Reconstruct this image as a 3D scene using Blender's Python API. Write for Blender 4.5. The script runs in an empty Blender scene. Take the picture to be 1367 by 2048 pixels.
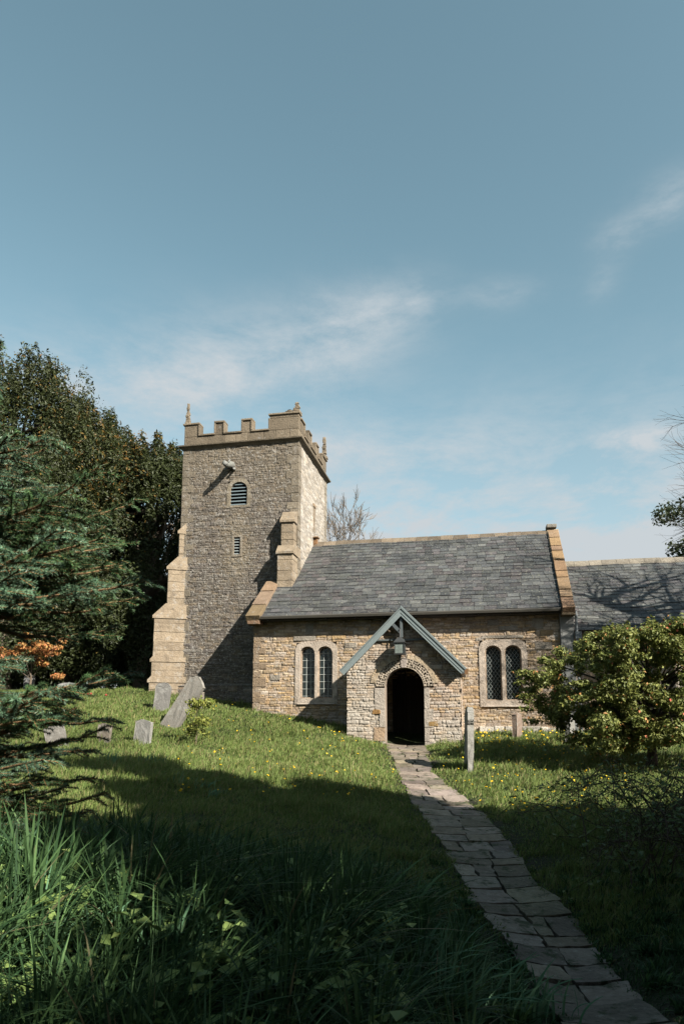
import bpy, math, random
import numpy as np
from mathutils import Vector, Matrix
from mathutils.geometry import tessellate_polygon
rng = np.random.default_rng(7); random.seed(7)
scene = bpy.context.scene
C = scene.collection
rad = math.radians

# ------------------------------------------------------------------ camera
FPX = 1365.0; CX = 683.5; PITCH = rad(8.0); YAW = rad(11.2)
HOR = 1430.0; YP = HOR - FPX*math.tan(PITCH)
cam_d = bpy.data.cameras.new('camera'); cam = bpy.data.objects.new('camera', cam_d); C.objects.link(cam)
cam_d.sensor_fit = 'AUTO'; cam_d.sensor_width = 36.0
cam_d.lens = 36.0*FPX/2048.0
cam_d.shift_y = (YP-1024.0)/2048.0
cam_d.clip_start = 0.05; cam_d.clip_end = 3000
cam.location = (0, 0, 0)
cam.rotation_euler = (rad(90)+PITCH, 0, YAW)
scene.camera = cam
scene.render.resolution_x = 683; scene.render.resolution_y = 1024

# ------------------------------------------------------------------ light
SUN = Vector((1.42, -1.0, 1.18)).normalized()
scene.view_settings.view_transform = 'Standard'; scene.view_settings.look = 'None'
scene.view_settings.exposure = 1.61; scene.view_settings.gamma = 1.0
world = bpy.data.worlds.new("World"); scene.world = world; world.use_nodes = True
nt = world.node_tree; nt.nodes.clear()
def N(t, tp, **k):
    n = t.nodes.new(tp)
    for a, b in k.items():
        if a == 'inp':
            for i, v in b.items(): n.inputs[i].default_value = v
        else: setattr(n, a, b)
    return n
sky = N(nt, 'ShaderNodeTexSky', sky_type='NISHITA', sun_disc=False)
sky.sun_elevation = math.asin(SUN.z); sky.sun_rotation = math.atan2(SUN.x, SUN.y)
sky.air_density = 1.0; sky.dust_density = 1.2; sky.ozone_density = 1.5
hs = N(nt, 'ShaderNodeHueSaturation', inp={'Hue': 0.455, 'Saturation': 0.84, 'Value': 1.0})
nt.links.new(sky.outputs[0], hs.inputs['Color'])
tc = N(nt, 'ShaderNodeTexCoord')
mp = N(nt, 'ShaderNodeMapping'); mp.inputs['Scale'].default_value = (1.0, 1.0, 2.6); mp.inputs['Rotation'].default_value = (0.12, -0.25, 0)
mp.inputs['Location'].default_value = (0.35, 0.2, 0.15)
nt.links.new(tc.outputs['Generated'], mp.inputs[0])
n1 = N(nt, 'ShaderNodeTexNoise', inp={'Scale': 5.5, 'Detail': 14.0, 'Roughness': 0.68, 'Distortion': 0.2})
nt.links.new(mp.outputs[0], n1.inputs['Vector'])
# broad banks of thin cloud: where in the sky they drift (directions), then broken up by the noise
sx = N(nt, 'ShaderNodeSeparateXYZ'); nt.links.new(tc.outputs['Generated'], sx.inputs[0])
tot = None
for (cx_, cz_, rx_, rz_, am) in [(-.40, .435, .10, .05, .95), (-.27, .48, .11, .045, .95), (-.15, .52, .08, .035, .85), (-.07, .545, .05, .025, .6), (.235, .59, .035, .02, .75), (.18, .57, .03, .018, .6), (.165, .53, .02, .02, .4), (.215, .355, .05, .016, .9), (.04, .54, .05, .015, .5), (-.1, .20, 1.3, .16, 1.9), (-.54, .43, .06, .03, .8), (-.15, .37, .2, .035, .55)]:
    a1 = N(nt, 'ShaderNodeMath', operation='SUBTRACT', inp={1: cx_}); nt.links.new(sx.outputs['X'], a1.inputs[0])
    a2 = N(nt, 'ShaderNodeMath', operation='DIVIDE', inp={1: rx_}); nt.links.new(a1.outputs[0], a2.inputs[0])
    b1 = N(nt, 'ShaderNodeMath', operation='SUBTRACT', inp={1: cz_}); nt.links.new(sx.outputs['Z'], b1.inputs[0])
    b2 = N(nt, 'ShaderNodeMath', operation='DIVIDE', inp={1: rz_}); nt.links.new(b1.outputs[0], b2.inputs[0])
    a3 = N(nt, 'ShaderNodeMath', operation='POWER', inp={1: 2.0}); nt.links.new(a2.outputs[0], a3.inputs[0])
    b3 = N(nt, 'ShaderNodeMath', operation='POWER', inp={1: 2.0}); nt.links.new(b2.outputs[0], b3.inputs[0])
    ab = N(nt, 'ShaderNodeMath', operation='ADD'); nt.links.new(a3.outputs[0], ab.inputs[0]); nt.links.new(b3.outputs[0], ab.inputs[1])
    ng = N(nt, 'ShaderNodeMath', operation='MULTIPLY', inp={1: -1.0}); nt.links.new(ab.outputs[0], ng.inputs[0])
    ex = N(nt, 'ShaderNodeMath', operation='EXPONENT'); nt.links.new(ng.outputs[0], ex.inputs[0])
    sc_ = N(nt, 'ShaderNodeMath', operation='MULTIPLY', inp={1: am}); nt.links.new(ex.outputs[0], sc_.inputs[0])
    if tot is None: tot = sc_
    else:
        ad = N(nt, 'ShaderNodeMath', operation='ADD'); nt.links.new(tot.outputs[0], ad.inputs[0]); nt.links.new(sc_.outputs[0], ad.inputs[1]); tot = ad
r1 = N(nt, 'ShaderNodeMapRange', inp={'From Min': 0.40, 'From Max': 0.66, 'To Min': 0.2, 'To Max': 1.0}); nt.links.new(n1.outputs['Fac'], r1.inputs['Value'])
mu = N(nt, 'ShaderNodeMath', operation='MULTIPLY', use_clamp=True); nt.links.new(r1.outputs[0], mu.inputs[0]); nt.links.new(tot.outputs[0], mu.inputs[1])
mx = N(nt, 'ShaderNodeMix', data_type='RGBA'); mx.inputs[7].default_value = (3.4, 3.7, 3.9, 1)
nt.links.new(mu.outputs[0], mx.inputs[0]); nt.links.new(hs.outputs[0], mx.inputs[6])
bg = N(nt, 'ShaderNodeBackground', inp={'Strength': 0.057}); nt.links.new(mx.outputs[2], bg.inputs['Color'])
wo = N(nt, 'ShaderNodeOutputWorld'); nt.links.new(bg.outputs[0], wo.inputs[0])
sl = bpy.data.lights.new('sun', 'SUN'); sl.energy = 5.0; sl.angle = rad(0.5); sl.color = (1.0, 0.93, 0.82)
so = bpy.data.objects.new('sun', sl); C.objects.link(so)
so.rotation_euler = SUN.to_track_quat('Z', 'Y').to_euler()

# ------------------------------------------------------------------ helpers
_R = np.array([math.cos(YAW), math.sin(YAW), 0]); _F0 = np.array([-math.sin(YAW), math.cos(YAW), 0]); _U0 = np.array([0, 0, 1.])
_F = _F0*math.cos(PITCH)+_U0*math.sin(PITCH); _U = _U0*math.cos(PITCH)-_F0*math.sin(PITCH)
def ray(u, v): return _F+_R*(u-CX)/FPX+_U*(YP-v)/FPX
def at(u, v, d): return ray(u, v)*d          # surveyed point of the place, d metres ahead
def link(o, parent=None):
    C.objects.link(o)
    if parent is not None: o.parent = parent
    return o
def tag(o, label=None, cat=None, group=None, kind=None):
    if label: o['label'] = label
    if cat: o['category'] = cat
    if group: o['group'] = group
    if kind: o['kind'] = kind
    return o
def empty(name, loc, rz=0.0):
    o = bpy.data.objects.new(name, None); o.location = loc; o.rotation_euler = (0, 0, rz); o.empty_display_size = .2
    C.objects.link(o); return o
def vn(x, y, s=0.0):
    xi = np.floor(x); yi = np.floor(y); fx = x-xi; fy = y-yi
    fx = fx*fx*(3-2*fx); fy = fy*fy*(3-2*fy)
    h = lambda a, b: (np.sin(a*127.1+b*311.7+s*74.7)*43758.5453) % 1.0
    return (h(xi, yi)*(1-fx)+h(xi+1, yi)*fx)*(1-fy)+(h(xi, yi+1)*(1-fx)+h(xi+1, yi+1)*fx)*fy
def fbm(x, y, s=0.0, o=4):
    r = 0; a = .5
    for i in range(o): r = r+a*vn(x*2**i, y*2**i, s+i); a *= .5
    return r
def mesh_np(name, V, F, mat, parent=None, col=None, smooth=False, loc=None):
    """V (n,3); F list of arrays (m,k)"""
    if not isinstance(F, (list, tuple)): F = [F]
    F = [np.asarray(f, dtype=np.int32) for f in F if len(f)]
    me = bpy.data.meshes.new(name)
    V = np.asarray(V, dtype=np.float32)
    if parent is not None: V = V-np.array(parent.matrix_basis.translation, dtype=np.float32) if parent.parent is None else V-np.array(parent.parent.matrix_basis.translation, dtype=np.float32)
    elif loc is not None: V = V-np.array(loc, dtype=np.float32)
    me.vertices.add(len(V)); me.vertices.foreach_set('co', V.ravel())
    nl = sum(f.size for f in F); npoly = sum(len(f) for f in F)
    me.loops.add(nl); me.polygons.add(npoly)
    me.loops.foreach_set('vertex_index', np.concatenate([f.ravel() for f in F]))
    tot = np.concatenate([np.full(len(f), f.shape[1], dtype=np.int32) for f in F])
    st = np.concatenate([[0], np.cumsum(tot)[:-1]]).astype(np.int32)
    me.polygons.foreach_set('loop_start', st); me.polygons.foreach_set('loop_total', tot)
    me.polygons.foreach_set('use_smooth', np.full(npoly, bool(smooth)))
    if col is not None:
        a = me.color_attributes.new('Col', 'FLOAT_COLOR', 'POINT')
        c = np.ones((len(V), 4), dtype=np.float32); c[:, :3] = col; a.data.foreach_set('color', c.ravel())
    me.update(calc_edges=True)
    if mat: me.materials.append(mat)
    o = bpy.data.objects.new(name, me)
    link(o, parent)
    if parent is None and loc is not None: o.location = loc
    return o
# NOTE: parents are Empties (or meshes whose own origin sits at the Empty), never rotated: world coordinates are kept.
class MB:
    def __init__(s): s.v = []; s.f = {3: [], 4: []}; s.c = []; s.n = 0
    def add(s, V, F, col=(1, 1, 1)):
        V = np.asarray(V, float)
        for f in F:
            f = [i+s.n for i in f]
            if len(f) in (3, 4): s.f[len(f)].append(f)
            else:
                for k in range(1, len(f)-1): s.f[3].append([f[0], f[k], f[k+1]])
        s.v.append(V); c = np.asarray(col, float)
        s.c.append(np.broadcast_to(c, (len(V), 3))); s.n += len(V)
    def box(s, x0, x1, y0, y1, z0, z1, col=(1, 1, 1), jit=0):
        V = np.array([(x, y, z) for z in (z0, z1) for y in (y0, y1) for x in (x0, x1)], float)
        if jit: V += rng.normal(0, jit, V.shape)
        s.add(V, [(0, 2, 3, 1), (4, 5, 7, 6), (0, 1, 5, 4), (2, 6, 7, 3), (0, 4, 6, 2), (1, 3, 7, 5)], col)
    def obox(s, O, A, B, D, col=(1, 1, 1), jit=0):   # origin corner and 3 edge vectors
        O, A, B, D = [np.asarray(q, float) for q in (O, A, B, D)]
        V = np.array([O+i*A+j*B+k*D for k in (0, 1) for j in (0, 1) for i in (0, 1)])
        if jit: V += rng.normal(0, jit, V.shape)
        s.add(V, [(0, 2, 3, 1), (4, 5, 7, 6), (0, 1, 5, 4), (2, 6, 7, 3), (0, 4, 6, 2), (1, 3, 7, 5)], col)
    def prism(s, P, D, col=(1, 1, 1)):               # polygon (n,3) extruded by D
        P = np.asarray(P, float); n = len(P); V = np.vstack([P, P+np.asarray(D, float)])
        tri = tessellate_polygon([[Vector(p) for p in P]])
        F = [tuple(t) for t in tri]+[tuple(n+i for i in t[::-1]) for t in tri]+[(i, (i+1) % n, n+(i+1) % n, n+i) for i in range(n)]
        s.add(V, F, col)
    def plate(s, outer, holes, O, U, W, D, col=(1, 1, 1)):
        """2-D outline with holes on plane O+aU+bW, thickness vector D"""
        O, U, W, D = [np.asarray(q, float) for q in (O, U, W, D)]
        loops = [outer]+list(holes)
        tri = tessellate_polygon([[Vector((a, b, 0)) for a, b in l] for l in loops])
        P = np.array([O+a*U+b*W for l in loops for a, b in l]); n = len(P)
        V = np.vstack([P, P+D]); F = [tuple(t) for t in tri]+[tuple(n+i for i in t[::-1]) for t in tri]
        k = 0
        for l in loops:
            m = len(l); F += [(k+i, k+(i+1) % m, n+k+(i+1) % m, n+k+i) for i in range(m)]; k += m
        s.add(V, F, col)
    def tube(s, pts, rads, n=6, col=(1, 1, 1)):
        pts = [np.asarray(p, float) for p in pts]; V = []
        up = np.array([0, 0, 1.]) 
        for i, p in enumerate(pts):
            t = pts[min(i+1, len(pts)-1)]-pts[max(i-1, 0)]; t = t/(np.linalg.norm(t)+1e-9)
            a = np.cross(t, up if abs(t[2]) < .9 else np.array([1., 0, 0])); a /= np.linalg.norm(a); b = np.cross(t, a)
            for k in range(n):
                th = 2*math.pi*k/n; V.append(p+rads[i]*(a*math.cos(th)+b*math.sin(th)))
        F = [(i*n+k, i*n+(k+1) % n, (i+1)*n+(k+1) % n, (i+1)*n+k) for i in range(len(pts)-1) for k in range(n)]
        F += [tuple(range(n))[::-1], tuple((len(pts)-1)*n+k for k in range(n))]
        s.add(V, F, col)
    def build(s, name, mat, parent=None, smooth=False, loc=None, bevel=0):
        o = mesh_np(name, np.vstack(s.v), [np.array(s.f[3]).reshape(-1, 3), np.array(s.f[4]).reshape(-1, 4)], mat, parent, np.vstack(s.c), smooth, loc)
        if bevel:
            m = o.modifiers.new('bevel', 'BEVEL'); m.width = bevel; m.segments = 2; m.limit_method = 'ANGLE'
        return o

# ------------------------------------------------------------------ materials
def material(name, base=None, attr=True, rough=.9, spec=.2, mottle=(6, .25), lichen=None, bump=(40, .004), transl=0, stain=None, metallic=0, gain=1.0):
    m = bpy.data.materials.new(name); m.use_nodes = True; t = m.node_tree; t.nodes.clear()
    L = t.links.new
    out = N(t, 'ShaderNodeOutputMaterial'); p = N(t, 'ShaderNodeBsdfPrincipled')
    p.inputs['Roughness'].default_value = rough; p.inputs['Specular IOR Level'].default_value = spec; p.inputs['Metallic'].default_value = metallic
    co = N(t, 'ShaderNodeTexCoord')
    if attr: a = N(t, 'ShaderNodeAttribute', attribute_name='Col'); c = a.outputs['Color']
    else: a = N(t, 'ShaderNodeRGB'); a.outputs[0].default_value = (*base, 1); c = a.outputs[0]
    if attr and base:
        mm = N(t, 'ShaderNodeMix', data_type='RGBA', blend_type='MULTIPLY'); mm.inputs[0].default_value = 1; mm.inputs[7].default_value = (*base, 1)
        L(c, mm.inputs[6]); c = mm.outputs[2]
    if mottle:
        for sc, am in ((mottle[0], mottle[1]), (mottle[0]*5.3, mottle[1]*.8)):
            n = N(t, 'ShaderNodeTexNoise', inp={'Scale': sc, 'Detail': 6.0, 'Roughness': .65}); L(co.outputs['Object'], n.inputs['Vector'])
            r = N(t, 'ShaderNodeMapRange', inp={'From Min': .25, 'From Max': .75, 'To Min': 1-am, 'To Max': 1+am}); L(n.outputs['Fac'], r.inputs['Value'])
            v = N(t, 'ShaderNodeVectorMath', operation='SCALE'); L(c, v.inputs[0]); L(r.outputs[0], v.inputs['Scale']); c = v.outputs[0]
    for lc in (lichen or []):
        colr, sc, lo, hi, amt = lc
        n = N(t, 'ShaderNodeTexNoise', inp={'Scale': sc, 'Detail': 8.0, 'Roughness': .7, 'Distortion': .3}); L(co.outputs['Object'], n.inputs['Vector'])
        r = N(t, 'ShaderNodeMapRange', inp={'From Min': lo, 'From Max': hi, 'To Min': 0, 'To Max': amt}); L(n.outputs['Fac'], r.inputs['Value'])
        x = N(t, 'ShaderNodeMix', data_type='RGBA'); x.inputs[7].default_value = (*colr, 1); L(r.outputs[0], x.inputs[0]); L(c, x.inputs[6]); c = x.outputs[2]
    if gain != 1.0:
        v = N(t, 'ShaderNodeVectorMath', operation='SCALE'); L(c, v.inputs[0]); v.inputs['Scale'].default_value = gain; c = v.outputs[0]
    L(c, p.inputs['Base Color'])
    if bump:
        n = N(t, 'ShaderNodeTexNoise', inp={'Scale': bump[0], 'Detail': 6.0, 'Roughness': .6}); L(co.outputs['Object'], n.inputs['Vector'])
        b = N(t, 'ShaderNodeBump', inp={'Strength': 1.0, 'Distance': bump[1]}); L(n.outputs['Fac'], b.inputs['Height']); L(b.outputs[0], p.inputs['Normal'])
    if transl:
        tr = N(t, 'ShaderNodeBsdfTranslucent'); L(c, tr.inputs['Color']); ms = N(t, 'ShaderNodeMixShader', inp={0: transl})
        L(p.outputs[0], ms.inputs[1]); L(tr.outputs[0], ms.inputs[2]); L(ms.outputs[0], out.inputs[0])
    else: L(p.outputs[0], out.inputs[0])
    return m
WHITE_L = (.52, .5, .46); GOLD_L = (.42, .22, .06)
M = {}
M['rubble'] = material('rubble_stone', mottle=(4, .26), lichen=[(WHITE_L, 12, .58, .63, .7), ((.11, .09, .07), 10, .59, .66, .6), ((.46, .27, .12), 2.2, .56, .68, .45)], bump=(22, .035), gain=0.630)
M['tower'] = material('tower_rubble', mottle=(3.2, .32), lichen=[(WHITE_L, 15, .56, .60, .9), ((.06, .05, .042), 12, .56, .63, .75), ((.34, .24, .14), 4, .56, .66, .4), (GOLD_L, 6, .68, .74, .35)], bump=(20, .05), gain=0.431)
M['eastface'] = material('limewashed_rubble', mottle=(2, .12), lichen=[((.30, .26, .2), 12, .58, .68, .5), ((.4, .25, .12), 5, .66, .72, .5)], bump=(20, .03), gain=0.528)
M['ashlar'] = material('dressed_stone', mottle=(2.5, .26), lichen=[(WHITE_L, 5, .53, .66, .6), ((.17, .14, .11), 4, .54, .66, .6)], bump=(22, .03), gain=0.405)
M['coping'] = material('ham_stone_coping', mottle=(4, .28), lichen=[(WHITE_L, 5, .60, .68, .7), ((.2, .13, .08), 8, .58, .7, .4)], bump=(25, .03), gain=0.343)
M['slate'] = material('roof_slate', rough=.62, spec=.35, mottle=(3.5, .28), lichen=[((.45, .45, .36), 22, .575, .61, .8), ((.07, .075, .08), 1.1, .50, .62, .55), ((.2, .22, .12), 2.0, .58, .72, .25)], bump=(60, .004), gain=0.405)
M['metal'] = material('painted_metal', rough=.5, spec=.4, mottle=(10, .1), bump=(80, .001), gain=0.352)
M['wood'] = material('painted_board', rough=.55, spec=.35, mottle=(14, .14), bump=(90, .002), gain=0.352)
M['render'] = material('cement_render', mottle=(3, .15), lichen=[((.25, .27, .22), 3, .55, .7, .4)], bump=(60, .004), gain=0.370)
M['dark'] = material('dark_timber', rough=.7, mottle=(6, .2), bump=(40, .004))
M['glass'] = material('old_glass', rough=.12, spec=.7, mottle=(9, .3), bump=(7, .012))
M['flag'] = material('flagstone', rough=.85, spec=.2, mottle=(4, .34), lichen=[((.36, .35, .31), 16, .58, .66, .6), ((.035, .05, .018), 5, .54, .62, .85)], bump=(30, .012), gain=0.638)
M['grave'] = material('weathered_headstone', mottle=(4, .18), lichen=[((.6, .6, .56), 9, .52, .64, .6), ((.38, .24, .08), 6, .64, .72, .6), ((.13, .13, .1), 7, .60, .7, .5)], bump=(30, .012), gain=0.370)
M['soil'] = material('turf_soil', mottle=(2.5, .3), bump=(14, .03), gain=0.282)
M['grass'] = material('grass_blades', rough=.6, spec=.2, mottle=None, bump=None, transl=.32, gain=0.880)
M['leaf'] = material('leaves', rough=.55, spec=.3, mottle=None, bump=None, transl=.25, gain=0.880)
M['needle'] = material('spruce_needles', rough=.5, spec=.4, mottle=None, bump=None, transl=.1, gain=0.880)
M['bark'] = material('bark', mottle=(9, .3), bump=(30, .02), gain=0.880)
M['petal'] = material('petals', rough=.6, mottle=None, bump=None, transl=.15, gain=0.880)

# ------------------------------------------------------------------ the ground
CTRL = [(at(u, v, d)) for u, v, d in [
    (810, 1495, 17.3), (835, 1550, 12.9), (877, 1607, 10.4), (963, 1714, 7.6), (1000, 1782, 6.4), (1050, 1831, 5.75), (1121, 1909, 4.95), (1183, 1975, 4.4), (1230, 2040, 3.95),
    (935, 1537, 13.0), (1303, 1537, 13.3), (1180, 1660, 8.0), (1330, 1760, 6.0), (1330, 1950, 4.1), (1360, 1600, 9.5),
    (700, 1560, 11.5), (560, 1570, 10.5), (700, 1640, 8.4), (420, 1560, 10.2), (283, 1491, 14.5), (345, 1455, 17.6), (125, 1500, 13.5), (200, 1560, 9.5),
    (500, 1700, 6.3), (250, 1700, 5.6), (60, 1700, 5.0), (700, 1800, 5.0), (400, 1900, 3.3), (100, 1900, 3.0), (750, 2048, 3.1), (300, 2048, 2.6), (160, 1376, 23)]]
CTRL += [(-6.39, 19.1, .13), (-5.0, 19.0, -.06), (-3.4, 19.0, -.40), (-3.29, 17.2, -.52), (-.43, 17.2, -.66), (.96, 19.0, -.45), (2.4, 19.0, -.48), (6, 19.2, -.55), (11, 19.2, -.6),
         (-10.6, 20.3, .80), (-9.2, 20.9, .55), (-7.6, 20.9, .35), (-14, 24, .95), (-20, 30, 1.1), (-12, 19, .55),
         (0, 0, -1.5), (2, 0, -1.7), (6, 0, -1.6), (-5, 0, -1.1), (-6, 6, -.95), (-10, 13, -.1), (9, 8, -1.3), (10, 14, -1.05), (-30, 5, .3), (30, 5, -1.6), (0, 40, .6), (25, 40, 0), (-25, 45, 1.2),
         (0, -15, -2), (150, 0, -2), (-150, 0, 1), (0, 150, 1), (0, -150, -2), (150, 150, 0), (-150, 150, 1), (150, -150, -2), (-150, -150, -1)]
CT = np.array([list(map(float, c)) for c in CTRL])
def _tps(A, B):
    r = np.hypot(A[:, None, 0]-B[None, :, 0], A[:, None, 1]-B[None, :, 1]); return r   # linear kernel: stable
Kc = _tps(CT, CT)+np.eye(len(CT))*0.0; nC = len(CT)
_A = np.zeros((nC+1, nC+1)); _A[:nC, :nC] = Kc-np.eye(nC)*.02; _A[:nC, nC] = 1; _A[nC, :nC] = 1
_w = np.linalg.solve(_A, np.append(CT[:, 2], 0))
def gz(x, y):
    x = np.atleast_1d(np.asarray(x, float)); y = np.atleast_1d(np.asarray(y, float)); sh = x.shape
    P = np.stack([x.ravel(), y.ravel()], 1); out = np.empty(len(P))
    for i in range(0, len(P), 20000):
        k = np.sqrt(_tps(P[i:i+20000], CT)**2+.35**2)
        out[i:i+20000] = k@_w[:nC]+_w[nC]
    return out.reshape(sh)
def g1(x, y): return float(gz([x], [y])[0])
# path centre line
PATH = [at((a+b)/2, v, d)[:2].tolist()+[(b-a)/FPX*d] for a, b, v, d in
        [(771, 850, 1495, 17.25), (796, 863, 1550, 12.9), (822, 932, 1607, 10.4), (895, 1032, 1714, 7.6), (930, 1071, 1782, 6.4), (965, 1135, 1831, 5.75), (1020, 1185, 1909, 4.95), (1065, 1228, 1975, 4.4), (1105, 1270, 2040, 3.95)]]
PATH += [[PATH[-1][0]+.16*(i+1), PATH[-1][1]-.75*(i+1), .62] for i in range(5)]
PA = np.array(PATH); PA[:, 2] = np.maximum(PA[:, 2], .56)
_seg = np.hypot(np.diff(PA[:, 0]), np.diff(PA[:, 1])); PS = np.concatenate([[0], np.cumsum(_seg)])
def path_at(s): return np.interp(s, PS, PA[:, 0]), np.interp(s, PS, PA[:, 1]), np.interp(s, PS, PA[:, 2])
ss = np.linspace(0, PS[-1], 220); PXs, PYs, PWs = path_at(ss)
def path_dist(x, y):   # signed: distance outside the path edge
    out = np.full(len(x), 1e9)
    for i in range(0, len(x), 20000):
        d = np.hypot(x[i:i+20000, None]-PXs[None], y[i:i+20000, None]-PYs[None])-PWs[None]/2
        out[i:i+20000] = d.min(1)
    return out
def axis(lo, hi, st, far):
    a = list(np.arange(lo, hi+1e-6, st)); d = st*2
    l = lo; h = hi
    while h < far:
        l -= d; h += d; a = [l]+a+[h]; d *= 1.5
    return np.array(a)
gx = axis(-15, 9, .16, 900); gy = axis(-2, 26, .16, 900)
X, Y = np.meshgrid(gx, gy); Z = gz(X, Y)
Z += np.where(np.hypot(X, Y) < 60, (fbm(X*1.3, Y*1.3, 3)-.5)*.09, 0)
pd = path_dist(X.ravel(), Y.ravel()).reshape(X.shape); Z -= np.clip(.05-pd, 0, .05)*.5
nx, ny = len(gx), len(gy); idx = np.arange(nx*ny).reshape(ny, nx)
F = np.stack([idx[:-1, :-1], idx[:-1, 1:], idx[1:, 1:], idx[1:, :-1]], -1).reshape(-1, 4)
gn = fbm(X*2, Y*2, 9)[..., None]
gcol = (np.array([.035, .055, .014])*(1-gn)+np.array([.075, .10, .025])*gn).reshape(-1, 3)
near_path = (pd < .12).ravel(); gcol[near_path] = (.055, .06, .03)
tag(mesh_np('lawn', np.stack([X, Y, Z], -1).reshape(-1, 3), F, M['soil'], None, gcol, True), kind='structure')
# flagstone path
mb = MB(); s = 0.05
def slab(P4, th, col):
    P4 = np.array(P4, float); n = 5; V = []; T = np.linspace(0, 1, n)
    # sub-divided slab with broken edge
    for j in T:
        for i in T:
            p = (P4[0]*(1-i)+P4[1]*i)*(1-j)+(P4[3]*(1-i)+P4[2]*i)*j
            e = (i in (0, 1)) or (j in (0, 1)); p = p+rng.normal(0, .009 if e else .004, 2)
            V.append((p[0], p[1], 0))
    V = np.array(V); V[:, 2] = gz(V[:, 0], V[:, 1])+.012+rng.normal(0, .003)+(V[:, 0]-V[:, 0].mean())*rng.normal(0, .02)+(V[:, 1]-V[:, 1].mean())*rng.normal(0, .02)
    per = [i for i in range(n)]+[n*i+n-1 for i in range(1, n)]+[n*(n-1)+n-2-i for i in range(n-1)]+[n*(n-2-i) for i in range(n-2)]
    B = V[per].copy(); B[:, 2] -= th; k = len(V); m = len(per)
    F = [(j*n+i, j*n+i+1, (j+1)*n+i+1, (j+1)*n+i) for j in range(n-1) for i in range(n-1)]
    F += [(per[i], k+i, k+(i+1) % m, per[(i+1) % m]) for i in range(m)]
    mb.add(np.vstack([V, B]), F, col)
while s < PS[-1]-.8:
    L = rng.uniform(.22, .46)
    def cross(q):
        x, y, w = path_at(q); x2, y2, _ = path_at(q+.05); t = np.array([x2-x, y2-y]); t /= np.linalg.norm(t)+1e-9
        return np.array([x, y]), np.array([t[1], -t[0]]), w
    c0, n0, w0 = cross(s); c1, n1_, w1 = cross(s+L-.025)
    k = rng.choice([1, 2, 2, 3, 2, 3]); cuts = np.sort(np.concatenate([[-.5-rng.uniform(0, .08), .5+rng.uniform(0, .08)], (np.arange(1, k)/k-.5)+rng.normal(0, .06, k-1)]))
    for a, b in zip(cuts[:-1], cuts[1:]):
        g = .012; b0 = rng.normal(0, .015); 
        q = [c0+n0*(-1)*(-(a*w0+g)), c0+n0*(b*w0-g), c1+n1_*((b+b0)*w1-g), c1+n1_*(a*w1+g)]
        c = np.array([.25, .21, .165])*rng.uniform(.6, 1.2)*np.array([1, rng.uniform(.95, 1.02), rng.uniform(.88, 1.08)])
        slab(q, .06, c)
    s += L
tag(mb.build('flagstone_path', M['flag'], None, False), kind='structure')

# ------------------------------------------------------------------ rubble masonry
def rubble(u, v, seed, ch=(.05, .13), sl_=(.12, .45), pal=None, relief=.022, joint=.012):
    r = np.random.default_rng(seed)
    u = u+60; v = v+4+.035*(vn(u*.8, v*2, seed)-.5)*2+.012*(vn(u*4, v*6, seed+1)-.5)*2
    u2 = u+.02*(vn(u*3, v*9, seed+2)-.5)*2
    hs_ = r.uniform(ch[0], ch[1], 400); hs_ = np.where(r.random(400) < .18, hs_*1.6, hs_); ce = np.concatenate([[0], np.cumsum(hs_)])
    ci = np.clip(np.searchsorted(ce, v)-1, 0, 399)
    ls = r.uniform(sl_[0], sl_[1], (400, 700))*np.where(r.random((400, 700)) < .25, .5, 1)*(.6+hs_[:, None]/np.mean(ch)*.4)
    le = np.cumsum(ls, 1)-r.uniform(0, .4, (400, 1)); flat = (le+np.arange(400)[:, None]*1000).ravel()
    k = np.searchsorted(flat, u2+ci*1000.0); k = np.clip(k, 1, len(flat)-1)
    u0 = flat[k-1]-ci*1000.0; u1 = flat[k]-ci*1000.0; u0 = np.where(u0 < 0, u1-.2, u0)
    # split some stones horizontally
    h1 = r.random(400*700); h2 = r.random(400*700); h3 = r.random(400*700); kk = np.clip(k, 0, 400*700-1)
    v0 = ce[ci]; v1 = ce[ci+1]; split = (h3[kk] < .3) & ((v1-v0) > .09); mid = v0+(v1-v0)*(.35+.3*h2[kk])
    top = split & (v > mid); v0 = np.where(top, mid, v0); v1 = np.where(split & ~top, mid, v1)
    sid = (h1[kk]+np.where(top, .37, 0)) % 1.0; sid2 = (h2[kk]+np.where(top, .61, 0)) % 1.0; sid3 = (h3[kk]*7.3+sid) % 1
    du = np.minimum(u2-u0, u1-u2); dv = np.minimum(v-v0, v1-v)
    d = np.minimum(du, dv*1.2); prof = np.clip(d/joint-.25, 0, 1); prof = prof*prof*(3-2*prof)
    h = prof*(relief*(.35+.65*sid))+prof*((v-(v0+v1)/2)*(sid2-.5)*.35+(u2-(u0+u1)/2)*(sid3-.5)*.12)+(fbm(u*25, v*40, seed)-.5)*.008
    pal = np.array(pal); pal = pal*.72+pal.mean(0)*.28; pi = np.minimum((sid*len(pal)).astype(int), len(pal)-1)
    c = pal[pi]*(.72+.5*sid2)[:, None]
    mortar = np.array(pal).mean(0)*.70
    c = mortar[None]*(1-prof[:, None])+c*prof[:, None]
    return h, c
PAL_NAVE = [(.42, .34, .235), (.36, .275, .18), (.45, .39, .30), (.32, .25, .175), (.48, .44, .36), (.40, .31, .20), (.43, .30, .15), (.37, .33, .27), (.45, .37, .27), (.30, .26, .21)]
PAL_GOLD = [(.43, .31, .175), (.46, .34, .2), (.39, .275, .15), (.44, .36, .25), (.46, .31, .14), (.36, .27, .17), (.46, .42, .34), (.40, .32, .21)]
PAL_NAVE = [(a*1.02, b*.99, c*1.05) for a, b, c in PAL_NAVE]
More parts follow.
